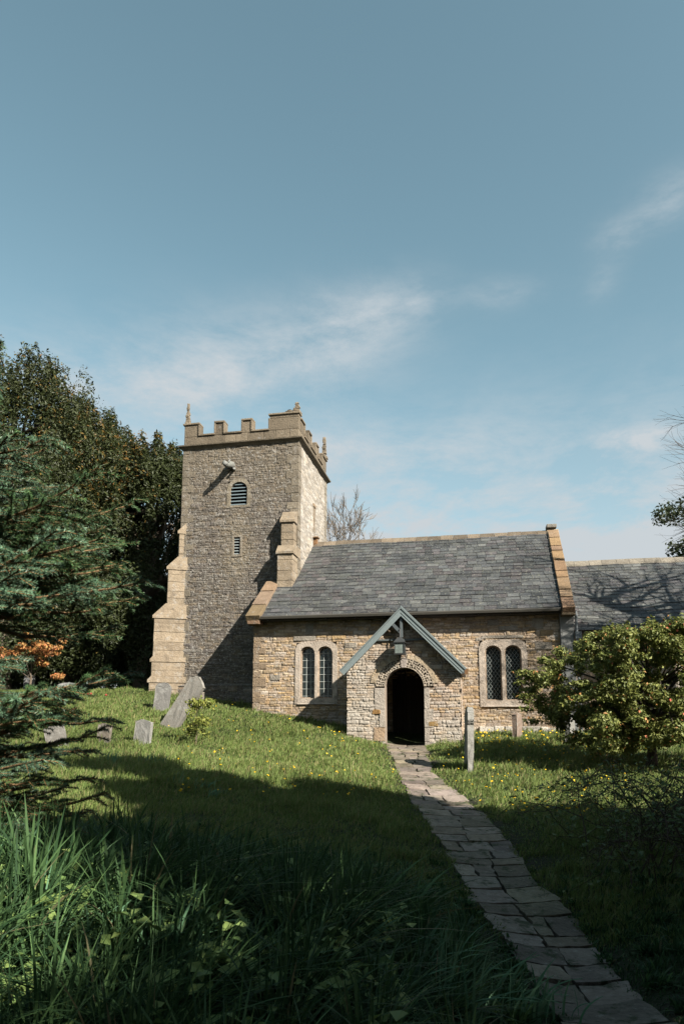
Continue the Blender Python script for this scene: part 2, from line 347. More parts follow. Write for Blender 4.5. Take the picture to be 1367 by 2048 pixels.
PAL_TOWER = [(.24, .195, .145), (.27, .215, .15), (.25, .22, .185), (.19, .165, .145), (.31, .285, .25), (.22, .195, .165), (.17, .15, .135), (.36, .33, .285), (.28, .24, .185), (.23, .205, .19)]
PAL_PALE = [(.50, .46, .40), (.44, .40, .35), (.54, .51, .46), (.40, .35, .29), (.48, .42, .34)]
def wall(name, O, U, Nn, W, H, step, mask, parent, mat, seed, palfn=None, wash=None, **kw):
    O, U, Nn = [np.asarray(q, float) for q in (O, U, Nn)]
    us = np.linspace(0, W, int(W/step)+1); vs = np.linspace(0, H, int(H/step)+1)
    u, v = np.meshgrid(us, vs); uu, vv = u.ravel(), v.ravel()
    h, c = rubble(uu, vv, seed, **kw)
    if wash is not None:
        k, wc = wash(uu, vv); c = c*(1-k[:, None])+np.array(wc)*k[:, None]
    P = O+uu[:, None]*U+vv[:, None]*np.array([0, 0, 1.])+h[:, None]*Nn
    ix = np.arange(len(uu)).reshape(u.shape); F = np.stack([ix[:-1, :-1], ix[:-1, 1:], ix[1:, 1:], ix[1:, :-1]], -1).reshape(-1, 4)
    uc = (u[:-1, :-1]+u[1:, 1:])/2; vc = (v[:-1, :-1]+v[1:, 1:])/2
    keep = np.ones(len(F), bool) if mask is None else ~mask(uc.ravel(), vc.ravel())
    return mesh_np(name, P, F[keep], mat, parent, c, True)

church = empty('village_church', (-2, 19.1, -.5))
tag(church, 'old stone village church with battlemented tower, slate roofs and gabled porch', 'church')
def add_part(mb, name, mat, parent=church, **k): return mb.build(name, mat, parent, **k)

YE = 19.1; YT = 20.95; TX0, TX1 = -9.68, -5.62; TYB = 25.2; ZC = 9.02
# windows: (x0,x1 of lights)...
WIN = [dict(l=[(-4.98, -4.60), (-4.47, -4.08)], z0=.50, zt=1.93, kind='grid', fx=(-5.15, -3.91), fz=(.30, 2.10)),
       dict(l=[(.24, .62), (.76, 1.15)], z0=.42, zt=1.86, kind='diamond', fx=(.05, 1.33), fz=(.22, 2.05))]
def in_frame(x, z, w): return (x > w['fx'][0]+.03) & (x < w['fx'][1]-.03) & (z > w['fz'][0]+.03) & (z < w['fz'][1]-.03)
# ---- nave south wall
NX0, NX1 = -6.39, 2.20; NZ0 = -1.0; NH = 3.95
def nave_mask(u, v):
    x = NX0+u; z = NZ0+v; m = np.zeros(len(u), bool)
    for w in WIN: m |= in_frame(x, z, w)
    return m | ((x > -2.35) & (x < -1.3) & (z < 1.0))
def nave_wash(u, v):
    n = fbm(u*1.5, v*1.8, 31); pale = np.clip((n-.50)*4, 0, .5)*np.clip((1.35-v)*1.5+.15, .12, 1)
    return pale, (.50, .455, .385)
# two halves: greyer rubble to the west, golden to the east share one mesh
nw = wall('nave_wall', (NX0, YE, NZ0), (1, 0, 0), (0, -1, 0), NX1-NX0, NH, .019, nave_mask, church, M['rubble'], 11, pal=PAL_NAVE+PAL_GOLD[:6], wash=nave_wash, ch=(.04, .095), sl_=(.09, .34), relief=.034)
# west gable return and inner shell of the nave
mb = MB()
gz0 = -1.0
Yr, Zr = 23.2, 6.05; Ze = 2.88
SL = (Zr-Ze)/(Yr-18.85)
mb.box(NX0+.02, NX1+.3, YE+.45, YE+.55, gz0, 2.7, (.2, .18, .15))            # inner face
add_part(mb, 'inner_wall', M['rubble']); mb = MB()
mb.box(NX0+.02, NX1+.3, 27.2, 27.3, gz0, 2.8, (.4, .33, .24))
add_part(mb, 'north_wall', M['rubble'])
wall('gable_wall', (NX0, 21.3, NZ0), (0, -1, 0), (-1, 0, 0), 2.2, 4.6, .03, lambda u, v: (NZ0+v) > (Ze+SL*((21.3-u)-18.85)+.05), church, M['rubble'], 12, pal=PAL_NAVE)
mb = MB()   # solid east gable of nave
mb.prism([(NX1+.02, YE+.02, gz0), (NX1+.02, YE+.02, 3.0), (NX1+.22, Yr, Zr+.12), (NX1+.02, 27.3, 3.0), (NX1+.02, 27.3, gz0)], (.36, 0, 0), (.4, .33, .23))
add_part(mb, 'gable_wall', M['rubble'])
# plinth stones
mb = MB(); x = .0
while x < 2.1:
    l = rng.uniform(.2, .5); mb.box(x, x+l-.015, YE-.10-rng.uniform(0, .03), YE+.05, -.9, -.32+rng.uniform(-.03, .03), np.array([.56, .52, .45])*rng.uniform(.8, 1.1), jit=.006); x += l
add_part(mb, 'plinth', M['rubble'], bevel=.012)
# quoins at the south-west corner of the nave
mb = MB(); z = -.3; k = 0
while z < 2.6:
    h = rng.uniform(.16, .3); w = .36 if k % 2 else .2
    mb.box(NX0-.035, NX0+w*rng.uniform(.8, 1.1), YE-.034, YE+.3, z, min(z+h-.012, 2.66), np.array([.38, .285, .195])*rng.uniform(.85, 1.12), jit=.003); z += h; k += 1
add_part(mb, 'quoin', M['ashlar'], bevel=.01)
# rendered pier at east corner
mb = MB(); mb.box(2.21, 2.56, YE-.12, YE+.4, -1, 2.74, (.36, .37, .36)); add_part(mb, 'rendered_pier', M['render'], bevel=.01)
# lintel fragments and odd dressed blocks in the wall
mb = MB()
for (x0, x1, z0, z1) in [(-4.85, -4.62, 2.3, 2.62), (-5.2, -4.55, 2.13, 2.26), (.15, 1.25, 2.09, 2.16), (-.02, .16, 2.02, 2.11), (.6, 1.1, 2.3, 2.42), (1.5, 1.78, 2.32, 2.62), (1.55, 2.0, 1.75, 1.95), (-5.9, -5.6, 1.0, 1.15), (-3.7, -3.35, 1.9, 2.05), (.3, .6, 2.45, 2.6)]:
    mb = MB(); mb.box(x0, x1, YE-.038, YE+.05, z0, z1, np.array([.45, .40, .33])*rng.uniform(.85, 1.08), jit=.006); add_part(mb, 'dressed_block', M['ashlar'], bevel=.008)

def arch_pts(x0, x1, z0, zt, n=14):
    r = (x1-x0)/2; cx = (x0+x1)/2; rz = r*.92
    return [(x0, z0), (x1, z0)]+[(cx+r*math.cos(math.pi*i/n), zt-rz+rz*math.sin(math.pi*i/n)) for i in range(n+1)]
for wi, w in enumerate(WIN):
    mb = MB()
    x0, x1 = w['fx']; z0, z1 = w['fz']
    outer = [(x0, z0), (x1, z0), (x1, z1-.22), (x1-.06, z1-.08), (x1-.2, z1), (x0+.2, z1), (x0+.06, z1-.08), (x0, z1-.22)]
    holes = [arch_pts(a-.03, b+.03, w['z0']-.03, w['zt']+.03)[::-1] for a, b in w['l']]
    mb.plate(outer, holes, (0, YE-.045, 0), (1, 0, 0), (0, 0, 1), (0, .10, 0), (.66, .56, .46))
    holes = [arch_pts(a, b, w['z0'], w['zt'])[::-1] for a, b in w['l']]
    o2 = [(x0+.02, z0+.02), (x1-.02, z0+.02), (x1-.02, z1-.22), (x1-.2, z1-.02), (x0+.2, z1-.02), (x0+.02, z1-.22)]
    mb.plate(o2, holes, (0, YE+.056, 0), (1, 0, 0), (0, 0, 1), (0, .16, 0), (.62, .48, .36))
    mb.prism([(x0+.08, YE-.075, z0+.005), (x0+.08, YE-.02, z0+.06), (x0+.08, YE-.02, z0+.005)], (x1-x0-.16, 0, 0), (.62, .53, .44))
    win = add_part(mb, 'window', M['ashlar'])
    win['label'] = 'two-light window with ' + ('square leaded panes' if wi == 0 else 'diamond leaded panes')
    g = MB(); g.box(x0+.1, x1-.1, YE+.15, YE+.16, z0+.08, z1-.08, (.012, .018, .018))
    # each quarry sits at its own slight angle
    g.build('pane', M['glass'], win)
    lt = MB(); r_ = .0055; lc = (.85, .9, .86) if w['kind'] == 'grid' else (.42, .46, .44)
    for a, b in w['l']:
        cx = (a+b)/2; hw = (b-a)/2
        def zmax(x): q = max(0, 1-((x-cx)/hw)**2); return w['zt']-hw*.92+hw*.92*math.sqrt(q)
        if w['kind'] == 'grid':
            for i in (1, 2):
                x = a+(b-a)*i/3; lt.box(x-r_, x+r_, YE+.135, YE+.147, w['z0'], zmax(x), lc)
            z = w['z0']+.04
            while z < w['zt']-.03:
                q = 1-max(0, (z-(w['zt']-hw*.92))/(hw*.92))**2; e = hw*math.sqrt(max(q, 0)); lt.box(cx-e, cx+e, YE+.131, YE+.143, z-r_, z+r_, lc); z += .205
        else:
            p = .098; hgt = w['zt']-w['z0']
            for sgn in (1, -1):
                k = -20
                while k < 40:
                    # line: z = z0 + sgn*1.45*(x-a) + k*p*1.45
                    pts = []
                    for t in np.linspace(0, 1, 24):
                        x = a+(b-a)*t; z = w['z0']+sgn*1.45*(x-a)+k*p*1.45
                        if w['z0'] <= z <= zmax(x): pts.append((x, z))
                    if len(pts) > 1:
                        (xa, za), (xb, zb) = pts[0], pts[-1]; dx, dz = xb-xa, zb-za; L = math.hypot(dx, dz)+1e-9; nx_, nz_ = -dz/L*.005, dx/L*.005
                        y = YE+.135+(.004 if sgn > 0 else 0)
                        lt.obox((xa-nx_, y, za-nz_), (dx, 0, dz), (2*nx_, 0, 2*nz_), (0, .008, 0), lc)
                    k += 1
    lt.build('leading', M['metal'], win)

# ---- slate roofs
def slates(mb, O, U, S, W, L, sw, se, seed, lo=1.0, shape=None):
    """O eave corner, U along, S up-slope unit vectors"""
    r = np.random.default_rng(seed); O, U, S = [np.asarray(q, float) for q in (O, U, S)]; Nn = np.cross(U, S); Nn = Nn if Nn[2] > 0 else -Nn
    rows = int(L/se); hues = np.array([(.10, .105, .105), (.125, .13, .13), (.112, .108, .112), (.09, .095, .10), (.14, .143, .138), (.105, .112, .11), (.115, .104, .107), (.082, .086, .09)])
    for j in range(rows+1):
        s0 = j*se; s1 = min(s0+se*1.35, L); x = -r.uniform(0, sw); 
        w_ = sw*(1.12-.25*j/rows)
        while x < W:
            w = w_*r.choice([1, 1, 1, .8, 1.25]); a = max(x, 0); b = min(x+w-.010, W)
            if b-a > .02:
                c = hues[r.integers(len(hues))]*r.uniform(.66, 1.28)*lo*(.7+.65*float(vn(np.array([a*.9]), np.array([s0*1.4]), 17)[0]))
                t = r.uniform(.013, .026); e = r.normal(0, .004)
                q = shape(s0) if shape else (0, W)
                a2, b2 = max(a, q[0]), min(b, q[1])
                if b2-a2 > .02:
                    P = O+U*a2+S*(s0+e)+Nn*(.012+.05*(float(vn(np.array([a2*.55]), np.array([s0*.6]), 3)[0])-.5)); mb.obox(P, U*(b2-a2), S*(s1-s0-e)-Nn*.016, Nn*t, c, jit=.0012)
            x += w
lenS = math.hypot(Yr-18.85, Zr-Ze); Sv = np.array([0, (Yr-18.85)/lenS, (Zr-Ze)/lenS])
mb = MB()
slates(mb, (-6.15, 18.78, Ze-.05), (1, 0, 0), Sv, 2.24+6.15+.2, lenS+.05, .30, .235, 5, shape=lambda s: (0, 8.39+.04*s))
# under-deck and north slope
mb.prism([(-6.15, 18.95, Ze+.02), (-6.15, Yr, Zr-.03), (-6.15, 27.45, Ze), (-6.15, 27.45, Ze-.12), (-6.15, Yr, Zr-.17), (-6.15, 18.95, Ze-.10)], (8.45, 0, 0), (.1, .1, .1))
roof = add_part(mb, 'nave_roof', M['slate'])
mb = MB(); x = -5.62
while x < 2.42:
    l = rng.uniform(.38, .5); zz = rng.uniform(-.008, .008); c = np.array([.36, .29, .21])*rng.uniform(.6, 1.15)
    mb.prism([(x, Yr-.2, Zr-.13+zz), (x, Yr-.17, Zr-.07+zz), (x, Yr, Zr+.09+zz), (x, Yr+.17, Zr-.07+zz), (x, Yr+.2, Zr-.13+zz)], (min(l, 2.42-x)-.008, 0, .0), c); x += l
mb.build('ridge_tiles', M['coping'], roof)
# copings
def coping(x0b, x1b, x0t, x1t, s0, s1, name='coping', stones=9, col=(.45, .30, .18), th=.13, lift=.10, Yb=18.62, parent=roof, zb=None):
    mb = MB(); zb = Ze+SL*(Yb-18.85) if zb is None else zb
    cuts = np.sort(np.concatenate([[s0, s1], s0+(s1-s0)*(np.arange(1, stones)+rng.uniform(-.25, .25, stones-1))/stones]))
    for k, (a, b) in enumerate(zip(cuts[:-1], cuts[1:])):
        ta, tb = a/lenS, b/lenS; xa0 = x0b+(x0t-x0b)*ta; xb0 = x0b+(x0t-x0b)*tb; xa1 = x1b+(x1t-x1b)*ta; xb1 = x1b+(x1t-x1b)*tb
        base = np.array([0, Yb, zb]); Nn = np.array([0, -Sv[2], Sv[1]]); A = base+Sv*a; B = base+Sv*(b-.012)
        sag = .022
        V = [A+[xa0, 0, 0]+Nn*(lift+sag), A+[xa1, 0, 0]+Nn*(lift+sag), B+[xb1, 0, 0]+Nn*lift, B+[xb0, 0, 0]+Nn*lift]
        V = V+[p-Nn*th*(1.6) for p in V]
        c = np.array(col)*rng.uniform(.8, 1.18)*np.array([1, rng.uniform(.94, 1.06), rng.uniform(.85, 1.1)])
        mb.add(np.array(V)+rng.normal(0, .003, (8, 3)), [(0, 1, 2, 3), (7, 6, 5, 4), (0, 4, 5, 1), (1, 5, 6, 2), (2, 6, 7, 3), (3, 7, 4, 0)], c)
    return mb.build(name, M['coping'], parent, bevel=.012)
coping(2.24, 2.56, 2.42, 2.76, 0, lenS+.32, stones=9)
coping(-6.53, -6.10, -6.53, -6.10, 0.05, 2.45, stones=3, col=(.42, .30, .2))
for bx_, c_, nm in [((2.23, 2.57, 18.64, 19.1, 2.62, 2.78), (.25, .19, .12), 'kneeler'), ((-6.50, -6.13, 18.68, 19.1, 2.60, 2.76), (.34, .22, .14), 'kneeler'), ((2.40, 2.72, Yr-.12, Yr+.3, Zr+.16, Zr+.28), (.45, .42, .36), 'apex_stone')]:
    mb = MB(); mb.box(*bx_, c_); mb.build(nm, M['coping'], roof, bevel=.015)
mb = MB()
mb.prism([(-6.12, 18.76, 2.74), (-6.12, 18.66, 2.74), (-6.12, 18.64, 2.80), (-6.12, 18.65, 2.825), (-6.12, 18.79, 2.825)], (8.34, 0, 0), (.13, .12, .10))
for x in np.arange(-5.9, 2.2, .85): mb.box(x, x+.025, 18.7, 19.1, 2.70, 2.735, (.06, .06, .06))
mb.build('gutter', M['metal'], roof)
mb = MB(); mb.box(-6.1, 2.2, 18.8, 19.12, 2.70, 2.74, (.05, .045, .04)); mb.build('soffit', M['dark'], roof)
mb = MB()
mb.tube([(2.62, 18.95, 2.78), (2.63, 18.98, 2.5), (2.63, 18.98, -.7)], [.035]*3, 10, (.38, .42, .44))
mb.box(2.58, 2.74, 18.9, 19.05, 2.02, 2.2, (.30, .34, .36)); mb.box(2.55, 2.70, 18.92, 19.02, 1.2, 1.24, (.38, .42, .44))
add_part(mb, 'downpipe', M['metal'])

# ---- chancel
cw = wall('chancel_wall', (2.6, 19.95, -1.1), (1, 0, 0), (0, -1, 0), 10.5, 3.6, .045, None, church, M['rubble'], 14, pal=PAL_NAVE+PAL_PALE[:2])
mb = MB(); cr = 4.95; ce_ = 2.32; cy0 = 19.6; cL = math.hypot(23.2-cy0, cr-ce_); cS = np.array([0, (23.2-cy0)/cL, (cr-ce_)/cL])
slates(mb, (2.62, cy0, ce_), (1, 0, 0), cS, 10.4, cL, .30, .21, 8, lo=1.15)
mb.prism([(2.62, cy0+.1, ce_+.06), (2.62, 23.2, cr-.03), (2.62, 26.9, ce_), (2.62, 26.9, ce_-.15), (2.62, 23.2, cr-.2), (2.62, cy0+.1, ce_-.08)], (10.4, 0, 0), (.1, .1, .1))
mb.box(2.62, 13.0, 26.6, 26.75, -1, 2.4, (.4, .33, .24)); mb.box(13.0, 13.2, 19.95, 26.7, -1, 3.0, (.4, .33, .24))
croof = add_part(mb, 'chancel_roof', M['slate'])
mb = MB(); x = 2.78
while x < 12.9:
    l = rng.uniform(.38, .5); zz = rng.uniform(-.008, .008); c = np.array([.46, .41, .33])*rng.uniform(.8, 1.1)
    mb.prism([(x, 23.0, cr-.12+zz), (x, 23.03, cr-.05+zz), (x, 23.2, cr+.1+zz), (x, 23.37, cr-.05+zz), (x, 23.4, cr-.12+zz)], (l-.008, 0, 0), c); x += l
mb.build('ridge_tiles', M['coping'], croof)

# ---- tower
LV = dict(x=(-7.95, -7.36), z0=6.93, zt=7.74); SLT = dict(x=(-7.79, -7.57), z=(5.25, 5.84))
def tower_mask(u, v):
    x = TX0+u; z = -.6+v; cx = (LV['x'][0]+LV['x'][1])/2
    return ((abs(x-cx) < .36) & (z > LV['z0']-.06) & (z < LV['zt']+.04)) | ((x > SLT['x'][0]-.03) & (x < SLT['x'][1]+.03) & (z > SLT['z'][0]-.03) & (z < SLT['z'][1]+.03))
def tower_wash(u, v):
    z = v-.6; n = fbm(u*.9, v*.7, 44)
    up = np.clip((z-6.6)/1.5, 0, 1)*.55
    mid = np.clip(1-np.hypot((u-2.0)/.8, (z-5.6)/1.6), 0, 1)*.7
    k = np.clip(np.maximum(up*.8, mid)*n*2.0, 0, .75)
    return k, (.34, .285, .20)
tower = wall('tower', (TX0, YT, -.6), (1, 0, 0), (0, -1, 0), TX1-TX0, ZC+.6, .023, tower_mask, church, M['tower'], 21, pal=PAL_TOWER, wash=tower_wash, ch=(.045, .085), sl_=(.10, .34), relief=.034, joint=.013)
def east_mask(u, v): z = v+2; y = YT+u; return (abs(y-23.15) < .07) & (z > 6.55) & (z < 7.35)
wall('tower_east_face', (TX1, YT, 2.0), (0, 1, 0), (1, 0, 0), TYB-YT, ZC-2, .03, east_mask, tower, M['eastface'], 22, pal=PAL_PALE, ch=(.06, .12), relief=.016)
mb = MB()
mb.box(TX0+.02, TX1-.02, TYB-.02, TYB, -.6, ZC, (.3, .27, .22)); mb.box(TX0, TX0+.02, YT+.02, TYB, -.6, ZC, (.3, .27, .22))
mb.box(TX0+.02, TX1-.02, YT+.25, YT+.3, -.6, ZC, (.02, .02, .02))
mb.box(TX0, TX1, YT+.02, TYB, ZC+.16, ZC+.2, (.15, .15, .15))
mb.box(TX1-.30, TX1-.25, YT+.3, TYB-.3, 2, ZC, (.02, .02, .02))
mb.build('core_wall', M['tower'], tower)
# tower quoins
mbw = MB(); mb = MB(); z = .2; k = 0
while z < ZC-.1:
    h = rng.uniform(.2, .34); h = min(h, ZC-.02-z)
    for side in (0, 1):
        w = (.42 if (k+side) % 2 else .24)*rng.uniform(.85, 1.1); c = np.array([.31, .265, .20])*rng.uniform(.8, 1.12)
        if side == 0: mbw.box(TX0-.012, TX0+w, YT-.030, YT+.2, z, z+h-.01, c, jit=.003)
        elif z > 2.4: mb.box(TX1-w, TX1+.028, YT-.030, YT+.3, z, z+h-.01, c*1.05, jit=.003)
    z += h; k += 1
mb.build('quoin', M['ashlar'], tower, bevel=.008)
mbw.build('quoin', M['ashlar'], tower, bevel=.008)
# north-east quoins
mb = MB(); z = 5.0
while z < ZC-.1:
    h = rng.uniform(.2, .34); h = min(h, ZC-.02-z); mb.box(TX1-.3, TX1+.026, TYB-rng.uniform(.25, .45), TYB+.02, z, z+h-.01, np.array([.44, .39, .31])*rng.uniform(.8, 1.1), jit=.003); z += h
mb.build('quoin', M['ashlar'], tower, bevel=.008)
# string course
mb = MB()
def ring(mb, e0, e1, z0, z1, col):
    mb.prism([(TX0-e0, YT-e0, z0), (TX0-e1, YT-e1, z1), (TX0-e1, YT+.3, z1), (TX0-e0, YT+.3, z0)], (0, 0, 0), col) if False else None
    V = []
    for e, z in ((e0, z0), (e1, z1)):
        V += [(TX0-e, YT-e, z), (TX1+e, YT-e, z), (TX1+e, TYB+e, z), (TX0-e, TYB+e, z)]
    mb.add(V, [(i, (i+1) % 4, 4+(i+1) % 4, 4+i) for i in range(4)], col)
for e0, e1, z0, z1 in ((.03, .07, ZC-.03, ZC+.02), (.07, .15, ZC+.02, ZC+.07), (.15, .16, ZC+.07, ZC+.11), (.16, .02, ZC+.11, ZC+.17)): ring(mb, e0, e1, z0, z1, (.30, .25, .18))
mb.build('cornice', M['coping'], tower)
# parapet with battlements
CR, MT = ZC+.50, ZC+.92
mb = MB(); pw = .26
cpar = lambda: np.array([.39, .32, .23])*rng.uniform(.65, 1.1)
def run(mb, a, b, axis_, fixed, inward, merl, top_end):
    """axis_ 0: along x; blocks of ashlar"""
    def bx(s0, s1, z0, z1, c, out=0.0):
        f0, f1 = sorted((fixed-inward*out, fixed+inward*(pw+out)))
        if axis_ == 0: mb.box(s0, s1, f0, f1, z0, z1, c, jit=.002)
        else: mb.box(f0, f1, s0, s1, z0, z1, c, jit=.002)
    s = a
    while s < b-1e-3:
        l = min(rng.uniform(.35, .6), b-s)
        if b-s-l < .15: l = b-s
        bx(s, s+l-.006, ZC+.165, CR-.05, cpar()); s += l
    prev = a
    for m0, m1 in merl:
        if m0 > prev: bx(prev, m0, CR-.045, CR+.015, cpar()*.95, .045)
        bx(m0, m1, CR-.045, MT-.05, cpar()); tt = MT+(.10 if m1 == b and top_end else 0)
        if tt > MT: bx(m0, m1, MT-.048, tt-.05, cpar())
        bx(m0-.045, m1+.045, tt-.045, tt+.02, cpar()*1.1, .045)
        # moulding continues down the sides
        if m0 > a: bx(m0-.045, m0+.012, CR+.017, MT-.048, cpar(), .038)
        if m1 < b: bx(m1-.012, m1+.045, CR+.017, MT-.048, cpar(), .038)
        prev = m1
    if prev < b: bx(prev, b, CR-.045, CR+.015, cpar()*.95, .045)
run(mb, TX0, TX1, 0, YT, 1, [(-9.68, -9.16), (-8.55, -8.26), (-7.58, -7.27), (-6.62, -5.62)], True)
run(mb, YT+pw+.05, TYB-pw-.05, 1, TX1, -1, [(YT+pw+.05, YT+.75), (YT+1.35, YT+1.7), (YT+2.45, YT+2.8), (TYB-.75, TYB-pw-.05)], False)
run(mb, TX0, TX1, 0, TYB, -1, [(-9.68, -9.16), (-8.55, -8.22), (-7.58, -7.25), (-6.1, -5.62)], False)
run(mb, YT+pw+.05, TYB-pw-.05, 1, TX0, 1, [(YT+pw+.05, YT+.75), (YT+1.35, YT+1.7), (YT+2.45, YT+2.8), (TYB-.75, TYB-pw-.05)], False)
mb.build('parapet', M['coping'], tower, bevel=.012)
def pinnacle(x, y, z0, h, w, broken=False):
    mb = MB(); c = (.40, .33, .24); n = 9
    for i in range(n):
        t = i/n; a = w*(1-t*.62)*(1.25 if i == 0 else 1)*(1+.12*rng.normal()); zz = z0+h*t; jx, jy = rng.normal(0, .008, 2)
        mb.obox((x-a/2+jx, y-a/2+jy, zz), (a, 0, 0), (0, a, 0), (0, 0, h/n), np.array(c)*rng.uniform(.8, 1.25), jit=.006)
    mb.build('pinnacle', M['coping'], tower, bevel=.01)
pinnacle(TX0+.08, YT+.08, MT+.02, .78, .15); pinnacle(TX1-.09, YT+.12, MT+.12, .36, .22); pinnacle(TX1-.05, TYB-.12, MT+.02, .9, .2); pinnacle(TX1-.35, YT+.15, MT+.12, .14, .26)
# plinth of the tower
mb = MB(); x = TX0-.02
while x < -6.4:
    l = min(rng.uniform(.3, .55), -6.4-x); c = np.array([.27, .24, .20])*rng.uniform(.8, 1.15)
    mb.prism([(x, YT+.05, .93), (x, YT-.13, .93), (x, YT-.02, 1.0), (x, YT+.05, 1.0)], (l-.008, 0, 0), c); x += l
mb.box(TX0-.02, -6.4, YT-.09, YT+.05, -.4, .925, (.1, .09, .08))
pl_ = mb.build('plinth', M['tower'], tower)
wall('plinth_face', (TX0-.02, YT-.10, -.4), (1, 0, 0), (0, -1, 0), 3.3, 1.33, .023, None, tower, M['tower'], 27, pal=PAL_TOWER+PAL_NAVE[:3], ch=(.06, .12), relief=.022)
# buttresses
def buttress(P, D, S_, stages, name='buttress', col=(.43, .345, .245), labels=None):
    """P corner point (x,y), D outward unit 2-vector, S_ sideways unit; stages (proj, halfw, z0, z1, slope_h)"""
    mb = MB(); D = np.array([D[0], D[1], 0.]); S_ = np.array([S_[0], S_[1], 0.]); P = np.array([P[0], P[1], 0.])
    for i, (pr, hw, z0, z1, nxt) in enumerate(stages):
        z = z0
        while z < z1-1e-3:
            h = min(rng.uniform(.22, .36), z1-z)
            if z1-z-h < .1: h = z1-z
            c = np.array(col)*rng.uniform(.86, 1.12)
            mb.obox(P-S_*hw-D*.5+[0, 0, z], S_*2*hw, D*(pr+.5+rng.uniform(0, .004)), (0, 0, h-.008), c, jit=.003); z += h
        if nxt is not None:   # weathering slope
            e = .05; sh = (pr-nxt)*1.0+.06
            prof = [(-.2, z1), (pr+e, z1), (pr+e, z1+.07), (nxt, z1+.07+sh), (-.2, z1+.07+sh)]
            pts = [P-S_*(hw+.03)+D*a+np.array([0, 0, b]) for a, b in prof]
            mb.prism(pts, S_*2*(hw+.03), np.array(col)*1.05)
    return mb.build(name, M['ashlar'], tower, bevel=.01)
a_ = rad(28); Dw = (-math.cos(a_), -math.sin(a_)); Sw = (-math.sin(a_), math.cos(a_))
buttress((TX0+.10, YT+.20), Dw, Sw, [(1.04, .29, -.2, 1.05, .98), (.98, .28, 1.16, 1.72, .95), (.95, .27, 1.8, 3.15, .60), (.56, .25, 3.6, 4.8, .26), (.24, .22, 5.1, 6.05, .0)])
buttress((-5.86, YT), (0, -1), (1, 0), [(.62, .25, 1.5, 5.05, .42), (.36, .21, 5.3, 6.15, .05)])
# louvre window
def louvre(name, x0, x1, z0, zt, n, arch, fr, slat_col, frame_col):
    mb = MB()
    hole = arch_pts(x0, x1, z0, zt, 12) if arch else [(x0, z0), (x1, z0), (x1, zt), (x0, zt)]
    if arch:
        cx = (x0+x1)/2; ro = (x1-x0)/2+fr; zc = zt-(x1-x0)/2*.92
        outer = [(x0-fr, z0-fr*.6), (x1+fr, z0-fr*.6)]+[(cx+ro*math.cos(math.pi*i/12), zc+ro*math.sin(math.pi*i/12)) for i in range(13)]
    else: outer = [(x0-fr, z0-fr), (x1+fr, z0-fr), (x1+fr, zt+fr), (x0-fr, zt+fr)]
    mb.plate(outer, [hole[::-1]], (0, YT-.034, 0), (1, 0, 0), (0, 0, 1), (0, .22, 0), frame_col)
    w = mb.build(name, M['ashlar'], church); s = MB()
    for i in range(n):
        z = z0+(zt-z0)*(i+.35)/n; dz = (zt-z0)/n
        if arch and z+dz*.6 > zc: e = ((x1-x0)/2)*math.sqrt(max(.05, 1-((z+dz*.3-zc)/((x1-x0)/2*.92))**2)) 
        else: e = (x1-x0)/2
        cx_ = (x0+x1)/2; s.obox((cx_-e, YT+.0, z-dz*.2), (2*e, 0, 0), (0, .10, dz*.55), (0, .004, .024), slat_col)
    s.build('slat', M['wood'], w)
    return w
lw = louvre('louvred_window', *LV['x'], LV['z0'], LV['zt'], 7, True, .12, (.26, .34, .37), (.36, .31, .23))
lw['label'] = 'round-headed belfry opening with blue-grey louvres'
sw_ = louvre('louvred_window', *SLT['x'], *SLT['z'], 6, False, .07, (.42, .48, .48), (.36, .31, .24))
sw_['label'] = 'small square-headed slit with pale louvres'
mb = MB()
mb.box(TX1-.05, TX1+.03, 23.02, 23.09, 6.5, 7.4, (.42, .34, .25)); mb.box(TX1-.05, TX1+.03, 23.21, 23.28, 6.5, 7.4, (.42, .34, .25)); mb.box(TX1-.05, TX1+.05, 22.98, 23.32, 7.4, 7.52, (.45, .33, .22))
mb.build('slit_window', M['ashlar'], tower, bevel=.01)
mb = MB(); mb.box(TX1, TX1+.12, 23.05, 23.25, 5.95, 6.02, (.42, .24, .12)); mb.box(TX1, TX1+.16, 23.08, 23.22, 6.02, 6.25, (.42, .24, .12), jit=.01); mb.box(TX1, TX1+.2, 23.0, 23.3, 6.25, 6.30, (.40, .25, .14))
mb.build('corbel', M['coping'], tower, bevel=.02)
# gargoyle
mb = MB(); gx_, gz_ = -7.93, 8.22
mb.tube([(gx_, YT+.1, gz_+.12), (gx_, YT-.12, gz_+.10), (gx_+.01, YT-.30, gz_+.03), (gx_, YT-.46, gz_-.02), (gx_-.01, YT-.6, gz_-.06)], [.13, .13, .10, .10, .07], 8, (.33, .34, .31))
mb.tube([(gx_-.01, YT-.55, gz_-.03), (gx_-.01, YT-.63, gz_-.03), (gx_-.01, YT-.68, gz_-.1)], [.09, .085, .04], 8, (.34, .35, .33))
for sx_ in (-1, 1):
    mb.tube([(gx_+sx_*.06, YT-.5, gz_+.04), (gx_+sx_*.10, YT-.46, gz_+.14)], [.03, .012], 5, (.45, .47, .45)); mb.tube([(gx_+sx_*.1, YT-.02, gz_-.02), (gx_+sx_*.14, YT-.22, gz_-.08)], [.06, .035], 6, (.42, .43, .4))
mb.build('gargoyle', M['grave'], tower, smooth=True)

